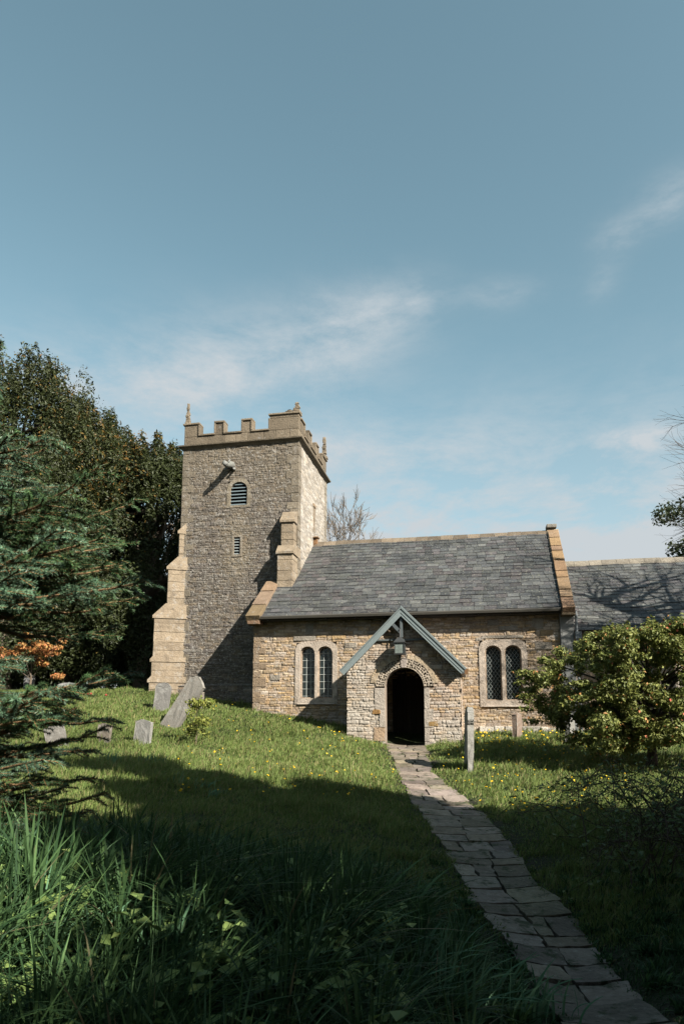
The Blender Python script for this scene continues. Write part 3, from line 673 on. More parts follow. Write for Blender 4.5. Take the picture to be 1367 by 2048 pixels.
# ---- porch
PY = 17.3; PX0, PX1 = -3.29, -.43; PAX = -1.86; DX0, DX1 = -2.32, -1.33; DZ0, DZ1 = -.80, 1.19
DCX = (DX0+DX1)/2; DR = (DX1-DX0)/2; DRZ = .50; ZS = DZ1-DRZ
def porch_gable(x): return 1.08+(2.62-1.08)*(1-abs(x-PAX)/1.43)
def porch_mask(u, v):
    x = PX0+u; z = -1.2+v; m = z > porch_gable(x)
    m |= (abs(x-DCX) < DR+.10) & (z < ZS)
    m |= (z >= ZS-.02) & (((x-DCX)/(DR+.24))**2+((z-ZS)/(DRZ+.24))**2 < 1)
    return m
def porch_wash(u, v):
    n = fbm(u*1.6, v*1.6, 71); x = PX0+u
    edge = np.clip((abs(x-PAX)-.85)/.4, 0, 1)
    return np.clip((n-.42)*2.2+edge*.35, 0, .55), (.47, .44, .38)
porch = wall('porch', (PX0, PY, -1.2), (1, 0, 0), (0, -1, 0), PX1-PX0, 3.9, .0145, porch_mask, church, M['rubble'], 33, pal=PAL_NAVE, wash=porch_wash, ch=(.04, .10), sl_=(.1, .32), relief=.034)
wall('side_wall', (PX0, YE+.05, -1.2), (0, -1, 0), (-1, 0, 0), YE+.05-PY, 2.35, .03, None, porch, M['rubble'], 34, pal=PAL_NAVE)
wall('side_wall', (PX1, PY, -1.2), (0, 1, 0), (1, 0, 0), YE+.05-PY, 2.35, .03, None, porch, M['rubble'], 35, pal=PAL_NAVE)
mb = MB()   # inside faces, floor, inner oak door
mb.box(PX0+.35, PX0+.40, PY+.35, YE, -1.1, 1.15, (.30, .28, .25)); mb.box(PX1-.40, PX1-.35, PY+.35, YE, -1.1, 1.15, (.30, .28, .25))
mb.box(PX0+.03, PX1-.03, PY+.3, YE+.3, -1.2, -.79, (.2, .19, .17))
mb.prism([(PX0+.05, PY+.36, 1.16), (PAX, PY+.36, 2.5), (PX1-.05, PY+.36, 1.16)], (0, .02, 0), (.1, .09, .08))
mb.build('interior', M['render'], porch)
mb = MB(); 
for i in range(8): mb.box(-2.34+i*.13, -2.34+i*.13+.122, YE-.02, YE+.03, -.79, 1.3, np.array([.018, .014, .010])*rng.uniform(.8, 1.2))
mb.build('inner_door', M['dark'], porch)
# door jambs + soffit of the arch
mb = MB()
arc = [(DCX+DR*math.cos(math.pi*i/24), ZS+DRZ*math.sin(math.pi*i/24)) for i in range(25)]
inn = [(DX1, DZ0)]+arc+[(DX0, DZ0)]
oarc = [(DCX+(DR+.03)*math.cos(math.pi*i/24), ZS+(DRZ+.03)*math.sin(math.pi*i/24)) for i in range(25)]
V = []
for (a, b) in inn: V += [(a, PY-.03, b), (a, PY+.38, b)]
mb.add(V, [(2*i, 2*i+1, 2*i+3, 2*i+2) for i in range(len(inn)-1)], (.46, .37, .29))
z = DZ0-.3; k = 0
while z < ZS-.02:
    h = min(rng.uniform(.28, .5), ZS-z)
    if ZS-z-h < .12: h = ZS-z
    for sd in (0, 1):
        w = (.13, .25)[(k+sd) % 2]*rng.uniform(.9, 1.15); c = np.array([.60, .53, .45])*rng.uniform(.88, 1.08)
        if k % 3 == 1 and sd == 0: c = np.array([.58, .42, .28])
        if sd == 0: mb.box(DX0-w, DX0-.001, PY-.036, PY+.1, z, z+h-.01, c, jit=.002)
        else: mb.box(DX1+.001, DX1+w, PY-.036, PY+.1, z, z+h-.01, c, jit=.002)
    z += h; k += 1
mb.box(-2.64, -2.42, PY-.040, PY+.05, .02, .12, (.42, .24, .09), jit=.012); mb.box(-1.22, -.98, PY-.040, PY+.05, -.28, -.16, (.42, .27, .11), jit=.01)
mb.build('door_jamb', M['ashlar'], porch, bevel=.008)
# vermiculated arch ring : voussoirs with drilled holes
th, rr = np.meshgrid(np.linspace(rad(2), rad(178), 300), np.linspace(0, 1, 44)); sh = th.shape
t_, r_ = th.ravel(), rr.ravel()
px_ = DCX+(DR+.002+r_*.225)*np.cos(t_); pz_ = ZS+(DRZ+.002+r_*.225)*np.sin(t_)
arcl = t_*(DR+.11)
cell = []; rs = np.random.default_rng(5)
hole = np.zeros(len(t_)); GX, GZ = arcl/.062, r_*.225/.058
for ox in (-1, 0, 1):
    for oz in (-1, 0, 1):
        ci, cj = np.floor(GX)+ox, np.floor(GZ)+oz
        jx = (np.sin(ci*12.9+cj*78.2)*4375.5) % 1*.5+.25; jz = (np.sin(ci*39.3+cj*11.1)*2375.5) % 1*.5+.25
        d = np.hypot((GX-ci-jx), (GZ-cj-jz)); rad_ = .20+.16*((np.sin(ci*5.3+cj*91.2)*999.1) % 1)
        hole = np.maximum(hole, np.clip((rad_-d)/.12+.5, 0, 1))
key = abs(t_-math.pi/2) < .13
hole = np.where(key | (r_ < .06) | (r_ > .95), 0, hole)
vj = np.abs(((t_-rad(2))/(rad(176)/9) % 1)-.5) > .485
hh = np.where(key, .055, .045)-hole*.05-np.where(vj & ~key, .02, 0)+(fbm(px_*30, pz_*30, 5)-.5)*.006
P = np.stack([px_, PY-hh, pz_], -1); ix = np.arange(len(t_)).reshape(sh)
F = np.stack([ix[:-1, :-1], ix[:-1, 1:], ix[1:, 1:], ix[1:, :-1]], -1).reshape(-1, 4)
cc = np.where(key[:, None], np.array([[.52, .45, .40]]), np.array([[.60, .51, .40]]))*(1-.65*hole[:, None])
mesh_np('carved_arch', P, F, M['ashlar'], porch, cc, True)
# thin relieving arch above the ring
mbs = (MB(), MB())
for i in range(26):
    t0 = rad(8+164*i/26); t1 = rad(8+164*(i+.92)/26)
    ra = .235+DR; rb = ra+rng.uniform(.10, .14); q = []
    for (r0, t) in ((ra, t0), (rb, t0), (rb, t1), (ra, t1)): q.append((DCX+r0*math.cos(t), PY-.037-rng.uniform(0, .006), ZS+(r0-DR+DRZ)*math.sin(t)))
    if i in (12, 13): continue
    mbs[i > 13].prism(q, (0, .06, 0), np.array([.42, .34, .24])*rng.uniform(.75, 1.15))
for m_ in mbs: m_.build('relieving_arch', M['rubble'], porch, bevel=.006)
# porch roof
mb = MB(); hw = 1.52; pz0, pz1 = 1.13, 2.66; pl = math.hypot(hw, pz1-pz0)
for sg in (-1, 1):
    Sx = np.array([-sg*hw/pl, 0, (pz1-pz0)/pl])
    slates(mb, (PAX+sg*hw, PY-.20, pz0), (0, 1, 0), Sx, 1.95, pl, .2, .14, 60+sg, lo=.9)
    mb.prism([(PAX+sg*(hw-.03), PY-.16, pz0-.02), (PAX, PY-.16, pz1-.05), (PAX, PY-.16, pz1-.12), (PAX+sg*(hw-.05), PY-.16, pz0-.09)], (0, 1.96, 0), (.05, .045, .04))
pr = mb.build('porch_roof', M['slate'], porch)
mb = MB()
nd = np.array([0, 1, 0.])
for k in range(5): mb.prism([(PAX-.09, PY-.24+k*.40, pz1-.06), (PAX, PY-.24+k*.40, pz1+.05), (PAX+.09, PY-.24+k*.40, pz1-.06)], (0, .39, 0), (.22, .10, .07))
mb.build('porch_ridge_tiles', M['coping'], porch)
for sg in (-1, 1):
    mb = MB(); bc = (.32, .39, .395)
    Sx = np.array([-sg*hw/pl, 0, (pz1-pz0)/pl]); Nx = np.array([sg*(pz1-pz0)/pl, 0, hw/pl])
    a = np.array([PAX+sg*(hw+.03), PY-.26, pz0-.045]); L = pl+.03
    def strip(n0, n1, y0, y1, c):   # along slope
        pts = []
        A0 = a+Nx*n0+[0, y0, 0]; A1 = a+Nx*n1+[0, y0, 0]
        def top(p): # slide up to centre line
            k = (p[0]-PAX)/(-Sx[0]); return p+Sx*k
        q = [A0, top(A0), top(A1), A1]; mb.prism(q, (0, y1-y0, 0), c)
    strip(-.11, .015, 0, .045, bc); strip(.018, .05, -.02, .10, np.array(bc)*.8); strip(-.115, -.095, -.015, -.002, np.array(bc)*1.05)
    if sg > 0: strip(.053, .075, .0, .10, np.array(bc)*1.15); strip(-.06, -.045, -.012, -.001, np.array(bc)*1.1)
    mb.build('bargeboard', M['wood'], porch, bevel=.004)
mb = MB(); bc = (.14, .17, .18)
mb.box(PAX-.035, PAX+.035, PY-.22, PY-.14, 1.94, 2.50, bc); mb.box(PAX-.66, PAX+.66, PY-.075, PY-.035, 1.87, 1.92, (.16, .19, .19))  # cross-beam colour darkened for the gable shade it lies in
mb.prism([(PAX-.05, PY-.21, 2.05), (PAX-.05, PY-.21, 2.16), (PAX-.22, PY-.21, 2.34), (PAX-.28, PY-.21, 2.30)], (0, .06, 0), bc)
mb.build('king_post', M['wood'], porch, bevel=.006)
mb = MB(); mb.box(PX1+.02, PX1+.12, PY-.12, YE-.1, 1.02, 1.09, (.14, .16, .16)); mb.box(PX1+.1, PX1+.2, PY-.1, PY-.04, 1.0, 1.14, (.30, .16, .07)); mb.build('gutter', M['metal'], porch)

# lantern hanging in the porch gable
LX, LY, LZ = PAX-.03, PY-.27, 1.66
lan = empty('hanging_lantern', (LX, LY, LZ)); tag(lan, 'square metal lantern hanging under the porch gable above the dark doorway', 'lantern')
mb = MB(); dk = (.05, .055, .055); w = .12
for sx_ in (-1, 1):
    for sy_ in (-1, 1): mb.obox((LX+sx_*w-.01, LY+sy_*w-.01, LZ-.14), (.02, 0, 0), (0, .02, 0), (0, 0, .27), dk)
mb.box(LX-w-.02, LX+w+.02, LY-w-.02, LY+w+.02, LZ-.165, LZ-.14, dk); mb.box(LX-w-.03, LX+w+.03, LY-w-.03, LY+w+.03, LZ+.13, LZ+.15, dk)
V = [(LX+a*(w+.025), LY+b*(w+.025), LZ+.15) for a, b in ((-1, -1), (1, -1), (1, 1), (-1, 1))]+[(LX+a*.05, LY+b*.05, LZ+.27) for a, b in ((-1, -1), (1, -1), (1, 1), (-1, 1))]
mb.add(V, [(i, (i+1) % 4, 4+(i+1) % 4, 4+i) for i in range(4)]+[(4, 5, 6, 7)], (.07, .075, .075))
mb.build('frame', M['metal'], lan)
mb = MB(); mb.box(LX-w+.01, LX+w-.01, LY-w+.01, LY+w-.01, LZ-.13, LZ+.125, (.11, .13, .12)); mb.build('glazing', M['glass'], lan)
mb = MB(); mb.tube([(LX, LY, LZ+.27), (LX, LY, LZ+.48), (LX+.02, LY+.1, LZ+.52)], [.02, .02, .02], 6, dk); mb.build('bracket', M['metal'], lan)
mb = MB(); mb.tube([(LX, LY, LZ-.165), (LX, LY, LZ-.26)], [.045, .02], 6, dk); mb.build('finial', M['metal'], lan)

# ------------------------------------------------------------------ headstones
def headstone(loc, w, h, t, rz, lean=(0, 0), style=0, col=(.36, .34, .31), label='', broken=False, sink=.15):
    n = 12; pts = [(-w/2, -sink), (w/2, -sink)]
    if style == 0: pts += [(w/2, h*.82)]+[(w/2*math.cos(a), h*.82+h*.18*math.sin(a)) for a in np.linspace(.15, math.pi-.15, n)]+[(-w/2, h*.82)]
    elif style == 1: pts += [(w/2*.98, h*.80), (w*.36, h*.84), (w*.30, h*.93), (w*.12, h*.99), (-w*.1, h), (-w*.28, h*.94), (-w*.36, h*.84), (-w/2, h*.80)]
    elif style == 2: pts += [(w/2, h*.9), (w*.2, h*.96), (-w*.15, h), (-w/2, h*.93)]
    elif style == 3: pts += [(w*.5, h*.30), (w*.46, h*.58), (w*.38, h*.70), (w*.5, h*.78), (w*.46, h*.90), (w*.2, h*.99), (-w*.15, h), (-w*.45, h*.90), (-w*.5, h*.78), (-w*.38, h*.70), (-w*.46, h*.56), (-w/2, h*.3)]
    mb = MB(); k = 3
    mb.prism([(a, -t/2, b) for a, b in pts], (0, t, 0), col)
    o = mb.build('headstone', M['grave'], None, bevel=t*.12)
    o.location = loc; o.rotation_euler = (lean[0], lean[1], rz)
    sb = o.modifiers.new('sub', 'SUBSURF'); sb.subdivision_type = 'SIMPLE'; sb.levels = 2; sb.render_levels = 2
    tx = bpy.data.textures.get('erode') or bpy.data.textures.new('erode', 'CLOUDS'); tx.noise_scale = .12
    dp = o.modifiers.new('wear', 'DISPLACE'); dp.texture = tx; dp.strength = .05 if style == 3 else .03; dp.mid_level = .5
    tag(o, label, 'gravestone', 'gravestones in the churchyard'); return o
def gp(u, v, d):
    p = at(u, v, d); return (p[0], p[1], g1(p[0], p[1]))
headstone(gp(338, 1457, 17.4), .46, 1.48, .12, rad(-14), (rad(-10), rad(31)), 2, (.40, .375, .33), 'tall pale headstone leaning steeply to the right in front of the tower')
headstone(gp(322, 1412, 19.2), .42, .8, .12, rad(10), (rad(4), rad(6)), 0, (.33, .32, .30), 'grey upright headstone just behind the steeply leaning slab beside the tower buttress')
headstone(gp(395, 1402, 20.0), .34, .50, .14, rad(-5), (0, 0), 2, (.34, .30, .25), 'stub of brown stone against the tower foot right of the steeply leaning slab')
headstone(gp(284, 1494, 14.6), .36, .52, .10, rad(-6), (rad(-3), rad(3)), 2, (.42, .41, .38), 'small square white headstone alone in the sunlit grass left of the leafy sapling')
headstone(gp(116, 1503, 13.6), .36, .42, .12, rad(15), (rad(5), rad(-14)), 2, (.36, .34, .31), 'low tilted pale headstone half hidden under the dark spruce boughs')
headstone(gp(207, 1488, 14.4), .26, .40, .1, rad(0), (0, rad(4)), 2, (.30, .26, .21), 'short brownish headstone in grass between the tilted and the small square white ones')
headstone(gp(3, 1492, 13.5), .36, .45, .1, rad(20), (0, 0), 0, (.25, .22, .2), 'dark headstone cut by the left edge of the view under the spruce')
headstone(gp(135, 1404, 20.5), .62, .44, .12, rad(10), (rad(-6), 0), 0, (.42, .42, .41), 'wide low white headstone on the bank below the yews')
headstone(gp(60, 1353, 26), .40, .55, .12, rad(0), (0, 0), 0, (.42, .42, .42), 'distant small white headstone beside the orange leaved shrub')
headstone(gp(937, 1540, 13.0), .62, 1.18, .095, rad(97), (rad(2), rad(3)), 3, (.42, .41, .37), 'tall weathered headstone with waisted sides seen edge on right of the porch')
headstone(gp(1034, 1468, 17.3), .42, .62, .10, rad(68), (0, 0), 2, (.36, .27, .21), 'brown narrow headstone under the diamond-paned window')
headstone(gp(1140, 1487, 16.3), .40, .60, .10, rad(65), (0, rad(2)), 2, (.34, .33, .30), 'grey narrow headstone beneath the left edge of the crab apple crown')

# ------------------------------------------------------------------ plants
def rand_unit(n): v = rng.normal(size=(n, 3)); return v/np.linalg.norm(v, axis=1)[:, None]
def leaves(P, Nrm, size, col, aspect=.5):
    """rhombic leaves at P facing Nrm with random roll"""
    n = len(P); a = np.cross(Nrm, rand_unit(n)); a /= np.linalg.norm(a, axis=1)[:, None]+1e-9; b = np.cross(Nrm, a)
    s = np.asarray(size).reshape(-1, 1)*np.ones((n, 1)); fold = Nrm*s*.12
    V = np.stack([P-a*s*.5, P+b*s*aspect*.5+fold, P+a*s*.55, P-b*s*aspect*.5+fold], 1).reshape(-1, 3)
    F = np.arange(4*n).reshape(n, 4); return V, F, np.repeat(col, 4, axis=0)
def crown_points(lobes, n, fill=.35, up=.0):
    """points spread over and within lobes (cx,cy,cz,rx,ry,rz)"""
    L = np.array(lobes, float); wt = (L[:, 3]*L[:, 4]+L[:, 4]*L[:, 5]+L[:, 3]*L[:, 5]); k = rng.choice(len(L), n, p=wt/wt.sum())
    u = rand_unit(n); r = 1-np.abs(rng.normal(0, fill, n)); r = np.clip(r, .05, 1.25); r *= 1+.28*(vn(u[:, 0]*3+k, u[:, 1]*3+u[:, 2]*4, 3)-.5)*2
    P = L[k, :3]+u*L[k, 3:]*r[:, None]; Nn = u*.8+rand_unit(n)*.8; Nn[:, 2] += up; Nn /= np.linalg.norm(Nn, axis=1)[:, None]
    return P, Nn, k, r, u
def mixcol(a, b, t): t = np.clip(t, 0, 1)[:, None]; return np.array(a)*(1-t)+np.array(b)*t
def limbs(mb, base, top, r0, lobes, n, col, seed=0):
    rs = np.random.default_rng(seed); base = np.array(base, float); top = np.array(top, float)
    K = 7; tr = [base+(top-base)*i/K+np.append(rs.normal(0, .035, 2)*np.linalg.norm(top-base)*.3*(i > 0), 0) for i in range(K+1)]
    mb.tube(tr, [r0*(1.25 if i == 0 else 1-.8*i/K) for i in range(K+1)], 8, col)
    L = [lobes[i] for i in rs.choice(len(lobes), min(n, len(lobes)), replace=False)]
    for l in L:
        i = rs.integers(2, K); s = tr[i]; e = np.array(l[:3]); m = s*.5+e*.5+np.array([0, 0, .1*np.linalg.norm(e-s)])+rs.normal(0, .05, 3)*np.linalg.norm(e-s)
        r = r0*.42*(1-.5*i/K); mb.tube([s, m, e], [r, r*.6, r*.2], 5, col)
def tree(name, base, top, r0, lobes, nleaf, lsize, colfn, label, cat, group=None, nl=14, bark=(.10, .08, .06), fill=.35, aspect=.5, seed=1, up=0):
    t = empty(name, tuple(base)); tag(t, label, cat, group)
    mb = MB(); limbs(mb, base, top, r0, lobes, nl, bark, seed); mb.build('trunk', M['bark'], t, smooth=True)
    P, Nn, k, r, u = crown_points(lobes, nleaf, fill, up); c = colfn(P, k, r, u)
    V, F, cc = leaves(P, Nn, lsize*rng.uniform(.5, 1.55, len(P)), c, aspect); mesh_np('crown', V, F, M['leaf'], t, cc)
    return t
def yew_lobes(cx, cy, z0, z1, R, n, seed):
    rs = np.random.default_rng(seed); L = []
    for i in range(n):
        t = rs.random(); z = z0+(z1-z0)*t; prof = math.sqrt(max(.03, 1-(max(0, t-.25)/.78)**2)) if t > .25 else .85+.15*t/.25
        a = rs.uniform(0, 2*math.pi); rr_ = R*prof*rs.uniform(.55, 1.0); s = R*rs.uniform(.11, .27)
        L.append((cx+rr_*math.cos(a), cy+rr_*math.sin(a), z-s*.3, s, s, s*rs.uniform(.8, 1.5)))
        if t > .45:   # pointed leaders
            L.append((cx+rr_*math.cos(a)*.95, cy+rr_*math.sin(a)*.95, z+s*1.2, s*.32, s*.32, s*1.2))
            L.append((cx+rr_*math.cos(a)*1.05, cy+rr_*math.sin(a)*1.05, z+s*.9, s*.26, s*.26, s*1.1))
    return [(a_, b_, min(c_, z1-f_*(1 if d_ > .9*e_ and f_ < 2.2*d_ else .4)), d_, e_, f_) for (a_, b_, c_, d_, e_, f_) in L]
def yewcol(P, k, r, u):
    n = len(P); g = mixcol((.016, .024, .008), (.046, .058, .016), rng.random(n)*.7+.4*vn(P[:, 0]*2.2, P[:, 2]*2.2, 6))
    cl = vn(P[:, 0]*1.3+3, P[:, 2]*1.3+P[:, 1], 4); hgt = np.clip((P[:, 2]-5)/5, .12, 1)
    tip = np.clip((r-.92)*4, 0, 1)*np.clip((cl-.38)*4, 0, 1)*hgt*(u[:, 2] > -.3)
    m = (rng.random(n) < .95*tip)[:, None]; br = mixcol((.16, .08, .018), (.10, .085, .018), rng.random(n)); return np.where(m, br, g)
YG = 'dark yew trees behind the left of the church'
for (u_, d_, topv, R, seed, lab, n_) in [(-5, 27, 695, 4.8, 1, 'tallest dark yew at the far left with rust tinted shoot tips rising above the spruce', 95),
                                     (150, 29, 800, 4.0, 2, 'middle dark yew with spiky shoot tips between the tallest one and the tower', 80),
                                     (290, 27.5, 880, 3.4, 3, 'rounded dark yew with ochre top standing right beside the tower', 80)]:
    p = at(u_, 1380, d_); zt = at(u_, topv, d_)[2]; zb = g1(p[0], p[1])
    tree('yew_tree', (p[0], p[1], zb-.1), (p[0], p[1], zt-1.2), .45, yew_lobes(p[0], p[1], zb+1.0, zt-.1, R*.92, int(n_*1.5), seed), 120000, .12, yewcol, lab, 'tree', YG, seed=seed, fill=.14, aspect=.45, up=.2)
# dark hedge of holly behind the yews closes the churchyard
def holcol(P, k, r, u): return mixcol((.022, .034, .014), (.045, .06, .02), rng.random(len(P)))
for i, (u_, d_, h_) in enumerate([(-60, 33, 6), (110, 34, 6.5), (250, 33, 6)]):
    p = at(u_, 1370, d_); zb = g1(p[0], p[1]); rs = np.random.default_rng(i)
    lob = [(p[0]+rs.uniform(-3.5, 3.5), p[1]+rs.uniform(-1, 1), zb+rs.uniform(.5, h_), 1.3, 1.2, 1.2) for _ in range(38)]
    tree('holly_tree', (p[0], p[1], zb-.1), (p[0], p[1], zb+h_*.8), .3, lob, 16000, .3, holcol, 'dark holly thicket behind the ' + ['tallest yew', 'middle yew', 'yew next to the tower'][i], 'tree', 'hollies closing the churchyard', seed=i)

# crab apple on the right
def crabcol(P, k, r, u):
    n = len(P); g = mixcol((.075, .10, .022), (.21, .225, .06), rng.random(n)); o = np.array([[.30, .16, .05]]); return np.where((rng.random(n) < .12*(r > .95))[:, None], o, g)
p = gp(1303, 1540, 13.2); cz = at(1300, 1368, 13.2)
rs = np.random.default_rng(12); lob = []
for _ in range(300):
    a = rs.uniform(0, 2*math.pi); q = math.sqrt(rs.random()); el = rs.uniform(-.95, 1); x_ = cz[0]+2.3*q*math.cos(a)*math.sqrt(max(.15, 1-el*el*.8)); y_ = cz[1]+1.5*q*math.sin(a); z_ = cz[2]+1.08*el-.1+.18*math.sin(a*3)*q
    s_ = rs.uniform(.12, .27); lob.append((x_, y_, z_, s_, s_, s_*.75))
for _ in range(60):
    a = rs.uniform(0, 2*math.pi); q = rs.uniform(.2, 1.0); lob.append((cz[0]+1.8*q*math.cos(a), cz[1]+1.3*q*math.sin(a), cz[2]+.95*math.sqrt(1-q*q*.8)+rs.uniform(0, .15), .06, .06, rs.uniform(.1, .32)))
for _ in range(50):
    a = rs.uniform(0, 2*math.pi); lob.append((cz[0]+2.4*math.cos(a), cz[1]+1.5*math.sin(a), cz[2]+rs.uniform(-.8, .5), .2, .07, .07))
crab = tree('crab_apple_tree', p, (p[0]+.05, p[1], cz[2]+.5), .10, lob, 120000, .06, crabcol, 'bushy crab apple in fresh green leaf with red buds on the right of the lawn', 'tree', seed=3, nl=60, fill=.5, bark=(.06, .05, .04), aspect=.55, up=.35)
P, Nn, k, r, u = crown_points(lob, 700, .12); V, F, cc = leaves(P, Nn, .045*rng.uniform(.7, 1.3, len(P)), mixcol((.38, .07, .05), (.45, .22, .08), rng.random(len(P))), 1.0)
mesh_np('buds', V, F, M['petal'], crab, cc)['kind'] = 'stuff'

# sapling beside the leaning headstone
p = gp(392, 1487, 15.0); rs = np.random.default_rng(4)
lob = [(p[0]+rs.normal(0, .2), p[1]+rs.normal(0, .2), p[2]+rs.uniform(.15, .95), .13, .13, .13) for _ in range(22)]
tree('rose_sapling', p, (p[0], p[1], p[2]+.8), .018, lob, 900, .07, lambda P, k, r, u: mixcol((.12, .16, .03), (.22, .22, .05), rng.random(len(P))), 'small yellow-green leafy sapling right of the leaning headstone', 'shrub', nl=14, seed=5, aspect=.6)
# orange shrub far left
p = gp(62, 1352, 24.5); rs = np.random.default_rng(6); cq = at(66, 1308, 24.5)
lob = [(cq[0]+rs.normal(0, .55), cq[1]+rs.normal(0, .4), cq[2]+rs.normal(0, .3), .26, .26, .13) for _ in range(24)]
tree('maple_shrub', p, (p[0], p[1], cq[2]), .05, lob, 3200, .09, lambda P, k, r, u: mixcol((.38, .13, .05), (.30, .19, .06), rng.random(len(P))), 'low shrub with bright orange young leaves in a gap under the yews at far left', 'shrub', nl=12, seed=5, aspect=.6, up=.6)

# bare trees
def bare(mb, p, d, L, r, depth, rs, col, spread=.55, up=.12, rmin=0):
    r = max(r, rmin)
    d = d/np.linalg.norm(d); pts = [p]; rads = [r]; n = 3; q = p
    for i in range(n):
        d = d+rs.normal(0, .10, 3)+np.array([0, 0, up*.3]); d /= np.linalg.norm(d); q = q+d*L/n; pts.append(q); rads.append(r*(1-.4*(i+1)/n))
    mb.tube(pts, rads, 5 if depth > 2 else 4 if depth > 1 else 3, col)
    if depth == 0: return
    kids = rs.integers(3, 5) if depth > 1 else 4
    for i in range(kids):
        nd = d+rs.normal(0, spread, 3); nd[2] += up; t = rs.uniform(.35, 1); o = pts[1]*(1-t)+pts[-1]*t if i else pts[-1]
        bare(mb, o, nd, L*rs.uniform(.6, .8), rads[-1]*rs.uniform(.55, .8), depth-1, rs, col, spread, up, rmin)
for (u_, d_, h_, seed, lab, dep, r0, sp) in [(695, 42, 4.3, 3, 'leafless tree rising behind the nave ridge right of the tower', 6, .26, .50), ]:
    p = at(u_, 1420, d_); t = empty('bare_tree', (p[0], p[1], .2)); tag(t, lab, 'tree')
    mb = MB(); rs = np.random.default_rng(seed); bare(mb, np.array([p[0], p[1], .2]), np.array([.02, 0, 1.]), h_, r0, dep, rs, (.13, .11, .09), sp, .20, .016); mb.build('branches', M['bark'], t)
bp = np.array([9.2, 17.0]); bz = g1(*bp); t = empty('bare_tree', (bp[0], bp[1], bz)); tag(t, 'leafless tree whose twigs reach in over the chancel roof from the right edge', 'tree')
mb = MB(); rs = np.random.default_rng(8)
mb.tube([(bp[0], bp[1], bz-.1), (bp[0]-.1, bp[1], bz+3), (bp[0]-.2, bp[1], bz+6), (bp[0], bp[1]+.1, bz+9)], [.32, .27, .2, .08], 8, (.1, .09, .07)); mb.build('trunk', M['bark'], t)
mb = MB()
for i in range(26):
    z_ = bz+2.8+i*.24
    if i < 14: a = rs.uniform(rad(150), rad(215)); el = rs.uniform(.0, .5); L_ = 1.75
    else: a = rs.uniform(rad(-90), rad(140)); el = rs.uniform(.1, .6); L_ = 1.7
    bare(mb, np.array([bp[0]-.15, bp[1], z_]), np.array([math.cos(a), math.sin(a)*.7, el]), L_, .12, 4, rs, (.06, .05, .045), .34, .03)
mb.build('branches', M['bark'], t)
# evergreen beyond the chancel, right edge
p = at(1420, 1250, 33); zb = .3; rs = np.random.default_rng(9); zt = at(1400, 1000, 33)[2]
lob = [(p[0]+rs.uniform(-1.6, 1.8), p[1]+rs.uniform(-1.5, 1.5), rs.uniform(4, zt), .6, .6, .7) for _ in range(40)]+[(p[0]+rs.uniform(-1.2, 1.8), p[1], rs.uniform(1, 4), 1, 1, 1) for _ in range(16)]
tree('holm_oak', (p[0], p[1], zb), (p[0], p[1], zt-1), .3, lob, 22000, .17, holcol, 'dark evergreen crown rising behind the chancel ridge at the right edge', 'tree', seed=2)

# ---- trees outside the view: the eastern ones throw the shade over the foreground
SH = [(3.9, 3.8, 1.75, 9.6), (6.3, 4.1, 2.1, 8.0), (9.3, 4.3, 2.3, 6.4), (4.6, .2, 2.0, 7.6), (8.0, .2, 2.4, 10.4), (6.4, -3.4, 2.2, 7.6), (2.6, -4.4, 2.2, 9.5), (12.0, .8, 2.6, 10.6), (12.6, 4.6, 2.3, 6.8), (10.6, -3.8, 2.6, 8.5), (-3.6, -3.2, 2.3, 9.5), (-.6, -5.6, 3.2, 14), (-7.2, -1.4, 2.6, 10), (-5.5, -6.4, 3.3, 14), (3.5, -7.4, 3.3, 15)]  # unseen trees behind the camera are added to hold back sky light
for i, (x_, y_, R, H) in enumerate(SH):
    zb = g1(x_, y_); rs = np.random.default_rng(40+i); lob = []
    for _ in range(int(6*H)):
        t_ = rs.random(); a = rs.uniform(0, 6.28); pr_ = math.sin(math.pi*(.16+.72*t_)); rr_ = (R-.4)*pr_*rs.uniform(.4, 1); lob.append((x_+rr_*math.cos(a), y_+rr_*math.sin(a), zb+1.4+(H-1.9)*t_, .6, .6, .55))
    lab = ['nearest', 'second', 'third', 'fourth', 'fifth', 'sixth', 'seventh', 'eighth', 'ninth', 'tenth', 'eleventh', 'twelfth', 'thirteenth', 'fourteenth', 'fifteenth'][i]
    tree('lime_tree', (x_, y_, zb-.1), (x_, y_, zb+H-1), .2, lob, 7000 if i in (3, 5) else int(2200*H), .25, holcol, f'leafy lime shading the foreground from outside the view, {lab} in order', 'tree', 'limes east of the path', seed=i, fill=.4)

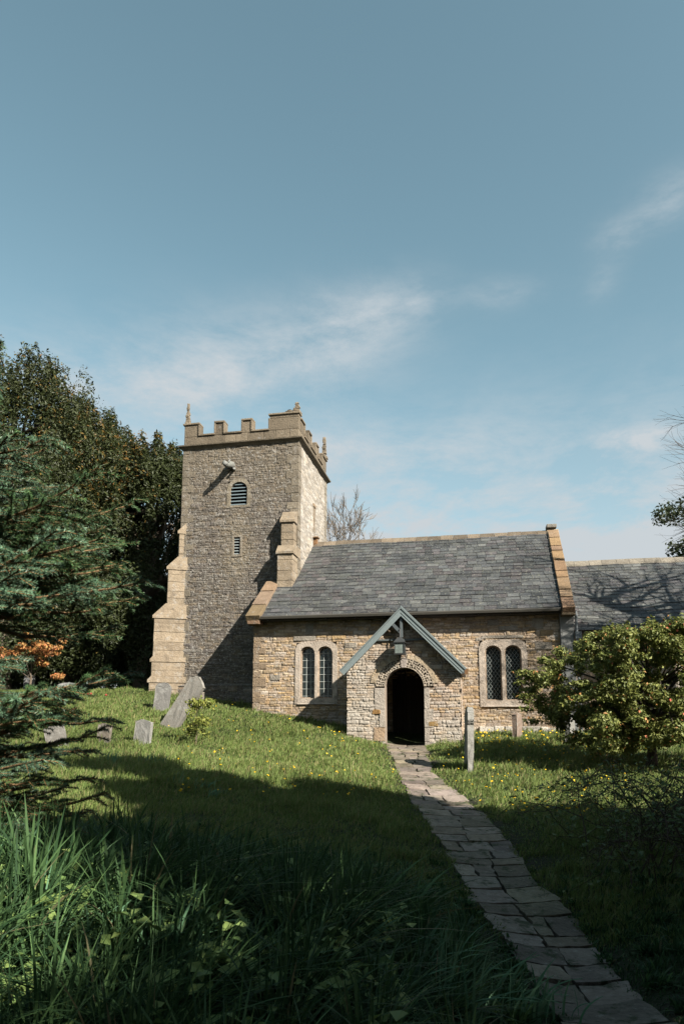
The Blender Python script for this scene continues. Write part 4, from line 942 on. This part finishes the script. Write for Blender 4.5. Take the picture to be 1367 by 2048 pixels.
# ---- spruce in the left foreground
def spruce():
    tp = at(-185, 1430, 4.1); tx, ty = tp[0], tp[1]; zb = g1(tx, ty)
    t = empty('blue_spruce', (tx, ty, zb)); tag(t, 'blue-green spruce with needled boughs reaching in from the left edge in the foreground', 'tree')
    mb = MB(); mb.tube([(tx, ty, zb-.1), (tx, ty, zb+2), (tx, ty, zb+3.7)], [.13, .09, .02], 8, (.12, .09, .07)); mb.build('trunk', M['bark'], t, smooth=True)
    tw = MB(); NP, ND, NL, NC = [], [], [], []
    rs = np.random.default_rng(77)
    toward = math.atan2(-ty*.0+1.0, 1.2)
    def needles(a, b, dens, ln, tint):
        a = np.array(a); b = np.array(b); L = np.linalg.norm(b-a); n = max(6, int(L*dens)); d = (b-a)/L
        tt = rs.random(n); P = a+(b-a)*tt[:, None]; u = rs.normal(size=(n, 3)); u -= (u@d)[:, None]*d; u /= np.linalg.norm(u, axis=1)[:, None]; u[:, 2] = u[:, 2]*.9+.15
        dirn = u*.85+d*.62; dirn /= np.linalg.norm(dirn, axis=1)[:, None]
        NP.append(P); ND.append(dirn); NL.append(ln*rs.uniform(.75, 1.2, n)); NC.append(np.tile(tint, (n, 1))*rs.uniform(.75, 1.25, (n, 1)))
    for i in range(165):
        z = zb+.25+ (i/165)**.95*3.15
        if .10 < z < .58 and i % 7: continue
        az = rs.uniform(rad(-38), rad(105)) if i % 4 else rs.uniform(0, 6.28)
        f = (z-zb)/4.4; Lb = 1.33*(1-min(.72, max(0, f-.46)*3.6))*rs.uniform(.70, 1.05)
        if f < .2: Lb *= .85
        d = np.array([math.cos(az), math.sin(az), 0]); droop = rs.uniform(-.20, .10)+(f-.45)*.25
        pts = [np.array([tx, ty, z])]; K = 6
        for k in range(1, K+1):
            s = k/K; pts.append(np.array([tx, ty, z])+d*Lb*s+np.array([0, 0, Lb*(droop*s+ .20*s*s)])+rs.normal(0, .012, 3))
        tw.tube(pts, [.016*(1-k/(K+1))+.003 for k in range(K+1)], 4, (.16, .10, .05))
        tint = np.array([.06, .11, .065]) if rs.random() < .45 else np.array([.035, .07, .026]); side = np.array([-d[1], d[0], 0])
        for k in range(2, K): needles(pts[k], pts[k+1], 900, .03, tint*(1.0 if k < K-1 else 1.35))
        for k in range(1, K+1):
            for sg in (-1, 1):
                for rep in ((0,) if k % 2 else (.1, .55)):
                    q = (k-1+rep+rs.uniform(0, .3))/K; qi = min(int(q*K), K-1); o = pts[qi]+(pts[qi+1]-pts[qi])*(q*K-qi)
                    l = Lb*(.12+.30*(1-q))*rs.uniform(.7, 1.2)
                    e = o+(d*.75+side*sg*.7)*l+np.array([0, 0, rs.uniform(-.05, .10)*l*3-.02])
                    m = (o+e)/2+rs.normal(0, .008, 3)+np.array([0, 0, .02])
                    tw.tube([o, m, e], [.005, .004, .0025], 3, (.20, .115, .05)); tn = tint*rs.uniform(.7, 1.7)
                    needles(o, m, 700, .027, tn*.9); needles(m, e, 850, .026, tn*1.15)
                    if l > .22:
                        for s2 in (-1, 1):
                            e2 = m+(d*.6+side*(sg*.3+s2*.6))*l*.42; tw.tube([m, e2], [.003, .002], 3, (.20, .115, .05)); needles(m, e2, 850, .025, tn*1.2)
    tw.build('boughs', M['bark'], t)
    P = np.vstack(NP); D = np.vstack(ND); Ln = np.concatenate(NL)[:, None]; Cc = np.vstack(NC); n = len(P)
    sd = np.cross(D, rand_unit(n)); sd /= np.linalg.norm(sd, axis=1)[:, None]; w = .0023
    V = np.stack([P-sd*w, P+sd*w, P+D*Ln], 1).reshape(-1, 3); Fq = np.arange(3*n).reshape(n, 3)
    print('needles', n)
    mesh_np('needles', V, Fq, M['needle'], t, np.repeat(Cc, 3, axis=0))
spruce()

# ---- bramble thicket, right foreground
def bramble(u_, v_, d_, nst, seed, lab):
    p = gp(u_, v_, d_); t = empty('bramble_bush', p); tag(t, lab, 'shrub', 'brambles at the right of the path'); rs = np.random.default_rng(seed); mb = MB(); LP = []
    for i in range(nst):
        a = rs.uniform(0, 6.28); L = rs.uniform(.7, 1.7); h = rs.uniform(.3, .8); o = np.array(p)+[rs.normal(0, .35), rs.normal(0, .4), 0]; K = 8
        pts = [o+np.array([math.cos(a)*L*s, math.sin(a)*L*s, h*math.sin(min(s*1.15, 1)*math.pi*.72)*1.15-.1])+rs.normal(0, .03, 3)*(s > 0) for s in np.linspace(0, 1, K)]
        mb.tube(pts, [.007*(1-.7*k/K) for k in range(K)], 4, (.06, .045, .035))
        for k in range(2, K):
            for _ in range(2):
                e = pts[k]+rs.normal(0, .16, 3); mb.tube([pts[k], e], [.0035, .0015], 3, (.06, .05, .035)); LP += [e, (e+pts[k])/2]
    mb.build('stems', M['bark'], t); P = np.array(LP); P = np.repeat(P, 2, axis=0)+rs.normal(0, .035, (2*len(P), 3))
    V, F, cc = leaves(P, rand_unit(len(P))*.6+[0, 0, .6], .055*rs.uniform(.6, 1.3, len(P)), mixcol((.05, .09, .03), (.10, .14, .04), rng.random(len(P))), .6); mesh_np('foliage', V, F, M['leaf'], t, cc)
bramble(1345, 1690, 7.4, 45, 1, 'dark tangled bramble with thin arching stems at the right edge below the crab apple')
bramble(1400, 1800, 6.2, 40, 2, 'nearer dark bramble hugging the right edge beyond the paving')

# ------------------------------------------------------------------ grass
def in_church(x, y):
    return ((x > -6.45) & (x < 13) & (y > 19.0)) | ((x > -3.32) & (x < -.38) & (y > 17.25)) | ((x > -9.8) & (x < -5.5) & (y > 20.8))
def blades(n, rmin, rmax, a0, a1, hfn, wfn, segs, lean, colfn, name, seed, power=1.0, keepfn=None, clump=0):
    rs = np.random.default_rng(seed)
    r = rmin+(rmax-rmin)*rs.random(n)**power; a = rs.uniform(a0, a1, n)
    th = YAW*0+math.pi/2+YAW-a   # a measured clockwise from the view axis
    x = r*np.cos(th); y = r*np.sin(th)
    if clump:
        ci, cj = np.floor(x/clump), np.floor(y/clump)
        ccx = (ci+.15+.7*((np.sin(ci*12.9898+cj*78.233)*43758.5) % 1))*clump; ccy = (cj+.15+.7*((np.sin(ci*39.3+cj*17.1)*24634.6) % 1))*clump
        x = ccx+(x-ccx)*.42; y = ccy+(y-ccy)*.42; ox, oy = (x-ccx)/clump*2.6, (y-ccy)/clump*2.6
    else: ox = oy = np.zeros(n)
    keep = ~in_church(x, y) & (path_dist(x, y) > .0+.05*vn(x*5, y*5, 2)-.06)
    if keepfn is not None: keep &= keepfn(x, y, r)
    x, y, r = x[keep], y[keep], r[keep]; ox, oy = ox[keep], oy[keep]; n = len(x); z = gz(x, y)-.01
    cl = vn(x*2.1, y*2.1, 13)*.5+vn(x*6.3, y*6.3, 14)*.5
    h = hfn(x, y, r, rs, cl); w = wfn(r, rs, n); pdh = path_dist(x, y); h = h*np.clip(.35+pdh*1.3, .35, 1)
    ang = rs.uniform(0, 2*math.pi, n); ln = lean(x, y, rs, n)
    wv = .9+.8*(vn(x*.9, y*.9, 61)-.5)*2; dr = np.stack([np.cos(ang), np.sin(ang)], 1)*.85+np.stack([.45*wv, .35*(vn(x*1.3, y*1.3, 62)-.5)*2], 1)*(.6 if clump else 1)
    if clump: dr = dr*.6+np.stack([ox, oy], 1)*1.3; 
    face = rs.uniform(0, math.pi, n); sd = np.stack([np.cos(face), np.sin(face), 0*face], 1)
    levels = []; base = np.stack([x, y, z], 1); up = np.array([0, 0, 1.])
    for s in range(segs+1):
        t = s/segs; p = base+up*(h*(t-ln*.42*t*t))[:, None]; p[:, :2] += dr*(h*ln*t*t*.9)[:, None]
        if s < segs: ww = (w*(1-t**2*.75))[:, None]; levels.append(p-sd*ww); levels.append(p+sd*ww)
        else: levels.append(p)
    m = len(levels); V = np.stack(levels, 1).reshape(-1, 3); o = np.arange(n)[:, None]*m
    Fq = [o+np.array([[2*s, 2*s+1, 2*s+3, 2*s+2]]) for s in range(segs-1)]; Ft = o+np.array([[2*segs-2, 2*segs-1, 2*segs]])
    col = colfn(x, y, rs, n, cl); cc = np.repeat(col, m, axis=0)
    ob = mesh_np(name, V, [Ft]+([np.vstack(Fq)] if Fq else []), M['grass'], None, cc)
    print(name, n); return ob
def gcolf(x, y, rs, n, cl):
    b = vn(x*.5, y*.5, 21)
    c = mixcol((.068, .115, .026), (.16, .205, .06), rs.random(n)*.7+cl*.5); yl = np.array([[.22, .20, .09]])
    return np.where((rs.random(n) < .10+.1*b)[:, None], yl, c)*(.8+.35*b)[:, None]
A0, A1 = rad(-34), rad(34)
def lawn_h(x, y, r, rs, cl): return (.055+.10*cl**1.6*1.5)*rs.uniform(.6, 1.35, len(x))*np.where(r > 9, 1, .9)+.10*(cl > .68)*rs.random(len(x))
g = blades(330000, 5.5, 24, A0, A1, lawn_h, lambda r, rs, n: (.0016+.00042*r)*rs.uniform(.7, 1.3, n), 2, lambda x, y, rs, n: rs.uniform(.15, .9, n), gcolf, 'lawn_grass', 1, 1.0)
tag(g, 'short sunlit lawn grass around the church and path', 'grass', kind='stuff')
def dark_h(x, y, r, rs, cl):
    left = np.clip((-.1-x)/1.2+.35, 0, 1); near = np.clip((6.8-r)/2.2, 0, 1)
    return (.09+(.38*left*near+.08*near)*(.35+cl*1.1))*rs.uniform(.45, 1.3, len(x))
def gcol_shade(x, y, rs, n, cl):  # darker greens: foreground shade is put into the blade colour
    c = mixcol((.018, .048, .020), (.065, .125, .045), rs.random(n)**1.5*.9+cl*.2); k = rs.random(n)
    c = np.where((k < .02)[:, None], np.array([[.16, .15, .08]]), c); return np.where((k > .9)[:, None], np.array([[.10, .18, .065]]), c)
g = blades(42000, 1.7, 7.5, rad(-42), rad(40), dark_h, lambda r, rs, n: (.0028+.0010*r)*rs.uniform(.5, 1.7, n), 6, lambda x, y, rs, n: np.clip(rs.normal(.75, .35, n), .1, 1.6), gcol_shade, 'long_grass', 2, 1.0,
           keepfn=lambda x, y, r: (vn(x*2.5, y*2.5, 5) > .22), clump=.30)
tag(g, 'long rank grass on the shaded bank in the foreground', 'grass', kind='stuff')
g = blades(60000, 1.6, 6.2, rad(-44), rad(42), lambda x, y, r, rs, cl: (.06+.09*cl)*rs.uniform(.5, 1.3, len(x)), lambda r, rs, n: (.0016+.0006*r)*rs.uniform(.6, 1.4, n), 3, lambda x, y, rs, n: rs.uniform(.2, 1.1, n), gcol_shade, 'short_grass', 5, 1.0)
tag(g, 'short shaded grass close to the path in the foreground', 'grass', kind='stuff')
# strap-leaved tufts (spent daffodils)
def tufts(name, spots, nper, h, w, col, label):
    V, Fq, Ft, CC = [], [], [], []; off = 0; rs = np.random.default_rng(99); segs = 6
    for (u_, v_, d_, sc) in spots:
        p = gp(u_, v_, d_); 
        for _ in range(nper):
            a = rs.uniform(0, 6.28); L = h*sc*rs.uniform(.6, 1.2); ln = rs.uniform(.2, 1.0); o = np.array(p)+[rs.normal(0, .08), rs.normal(0, .08), -.02]; d = np.array([math.cos(a)*.7+.45, math.sin(a)*.7, 0]); s = np.array([-math.sin(a+.6), math.cos(a+.6), 0])*w; c = np.array(col)*rs.uniform(.7, 1.3)
            for k in range(segs+1):
                t = k/segs; q = o+np.array([0, 0, L*(t-ln*.5*t*t)])+d*L*ln*t*t*.8; ww = s*(1-t**3*.9); V += [q-ww, q+ww+np.array([0, 0, .002])]; CC += [c, c]
            for k in range(segs): Fq.append([off+2*k, off+2*k+1, off+2*k+3, off+2*k+2])
            off += 2*(segs+1)
    o = mesh_np(name, np.array(V), np.array(Fq), M['grass'], None, np.array(CC)); tag(o, label, 'plants', kind='stuff')
tufts('strap_leaves', [(770, 2060, 3.1, 1), (860, 2010, 3.7, 1), (960, 2060, 3.5, .9), (1030, 2070, 3.5, .8), (700, 1990, 3.6, 1), (900, 2090, 3.2, 1), (330, 1960, 3.1, 1), (420, 1850, 3.9, 1), (480, 2000, 3.0, .9), (60, 1800, 3.4, 1.1), (150, 1850, 3.2, 1), (20, 1760, 3.7, 1), (180, 1960, 2.9, 1), (240, 1760, 4.2, 1), (1090, 2060, 3.7, .7), (350, 1640, 9.5, .5), (400, 1650, 9.3, .5), (430, 1660, 9.0, .4), (220, 1552, 11.5, .8), (300, 1530, 12.0, .7)], 26, .42, .0075, (.10, .20, .11), 'clumps of broad strap leaves of spent bulbs among the long grass')
# broad weeds in the long grass
Pw = []; rs = np.random.default_rng(31)
for _ in range(520):
    r_ = rs.uniform(2.0, 4.8); a = rs.uniform(rad(-30), rad(5)); x_, y_ = r_*math.cos(math.pi/2+YAW-a), r_*math.sin(math.pi/2+YAW-a)
    z_ = g1(x_, y_)+rs.uniform(.08, .30)
    for _ in range(5): Pw.append((x_+rs.normal(0, .04), y_+rs.normal(0, .04), z_+rs.normal(0, .03)))
Pw = np.array(Pw); V, F, cc = leaves(Pw, rand_unit(len(Pw))*.5+[0, 0, .8], .062*rs.uniform(.6, 1.4, len(Pw)), mixcol((.10, .17, .05), (.2, .27, .08), rng.random(len(Pw))), .75)
tag(mesh_np('ground_weeds', V, F, M['leaf'], None, cc), 'broad leaved weeds growing low in the long grass', 'plants', kind='stuff')

# dandelions
mb = MB(); K = 9
ring_ = [(  .019*math.cos(2*math.pi*i/K), .019*math.sin(2*math.pi*i/K), .006*(i % 2)) for i in range(K)]
mb.add([(0, 0, .012)]+ring_+[(0, 0, -.010)], [(0, 1+i, 1+(i+1) % K) for i in range(K)]+[(K+1, 1+(i+1) % K, 1+i) for i in range(K)], (.75, .48, .02))
mb.tube([(0, 0, -.10), (.003, 0, -.008)], [.0025, .0025], 3, (.14, .18, .06))
d0 = mb.build('dandelion', M['petal'], None); rs = np.random.default_rng(55); pts = []
while len(pts) < 500:
    c = rs.random()
    if c < .5: u_, v_, d_ = rs.uniform(930, 1300), rs.uniform(1447, 1510), None
    elif c < .72: u_, v_, d_ = rs.uniform(330, 800), rs.uniform(1405, 1600), None
    else: u_, v_, d_ = rs.uniform(840, 1260), rs.uniform(1500, 1640), None
    dd = np.linspace(7, 22, 160); q = ray(u_, v_)[None]*dd[:, None]; zz = gz(q[:, 0], q[:, 1]); hit = np.where(q[:, 2] < zz+.03)[0]
    if len(hit) == 0: continue
    x_, y_ = q[hit[0], 0], q[hit[0], 1]
    if in_church(np.array([x_]), np.array([y_]))[0] or path_dist(np.array([x_]), np.array([y_]))[0] < .03: continue
    pts.append((x_, y_, zz[hit[0]]))
pts.sort(key=lambda p: p[0]**2+p[1]**2)
Vr, Fr = [], []
for i, (x_, y_, z_) in enumerate(pts):
    h_ = rs.uniform(.07, .13)
    if i < 300:
        o = d0 if i == 0 else d0.copy()
        if i: C.objects.link(o)
        o.location = (x_, y_, z_+h_); o.rotation_euler = (rs.normal(0, .4), rs.normal(0, .4), rs.uniform(0, 6)); s_ = rs.uniform(.5, 1.15); o.scale = (s_, s_, s_)
        tag(o, 'yellow dandelion flower in the lawn grass before the church', 'flower', 'dandelions in the lawn')
    else: Vr.append((x_, y_, z_+h_))
Vr = np.array(Vr); V, F, cc = leaves(Vr, rand_unit(len(Vr))*.3+[0, -.5, .8], .045*rs.uniform(.7, 1.2, len(Vr)), np.tile((.75, .48, .02), (len(Vr), 1)), 1.0)
tag(mesh_np('dandelions', V, F, M['petal'], None, cc), 'farther dandelion flowers dotting the lawn below the nave wall', 'flowers', kind='stuff')
# red flowers on the far grave
p = gp(150, 1412, 19.5); rs = np.random.default_rng(3)
for i in range(8):
    q = np.array([p[0]+rs.normal(0, .28), p[1]+rs.normal(0, .12), p[2]]); q[2] = g1(q[0], q[1]); h_ = rs.uniform(.2, .28)
    t = empty('tulip', tuple(q)); tag(t, 'red tulip in the little clump on the grave under the spruce', 'flower', 'red tulips on the grave')
    mb = MB(); mb.tube([q, q+[.01, 0, h_]], [.007, .006], 4, (.08, .14, .04)); mb.build('stem', M['leaf'], t)
    mb = MB(); c = q+[.01, 0, h_]
    for k in range(6):
        a = k*math.pi/3; d = np.array([math.cos(a), math.sin(a), 0]); e = np.array([-math.sin(a), math.cos(a), 0])
        mb.add([c, c+d*.03+e*.016+[0, 0, .03], c+d*.022+[0, 0, .07], c+d*.03-e*.016+[0, 0, .03]], [(0, 1, 2, 3)], (.42, .02, .045))
    mb.build('petals', M['petal'], t)
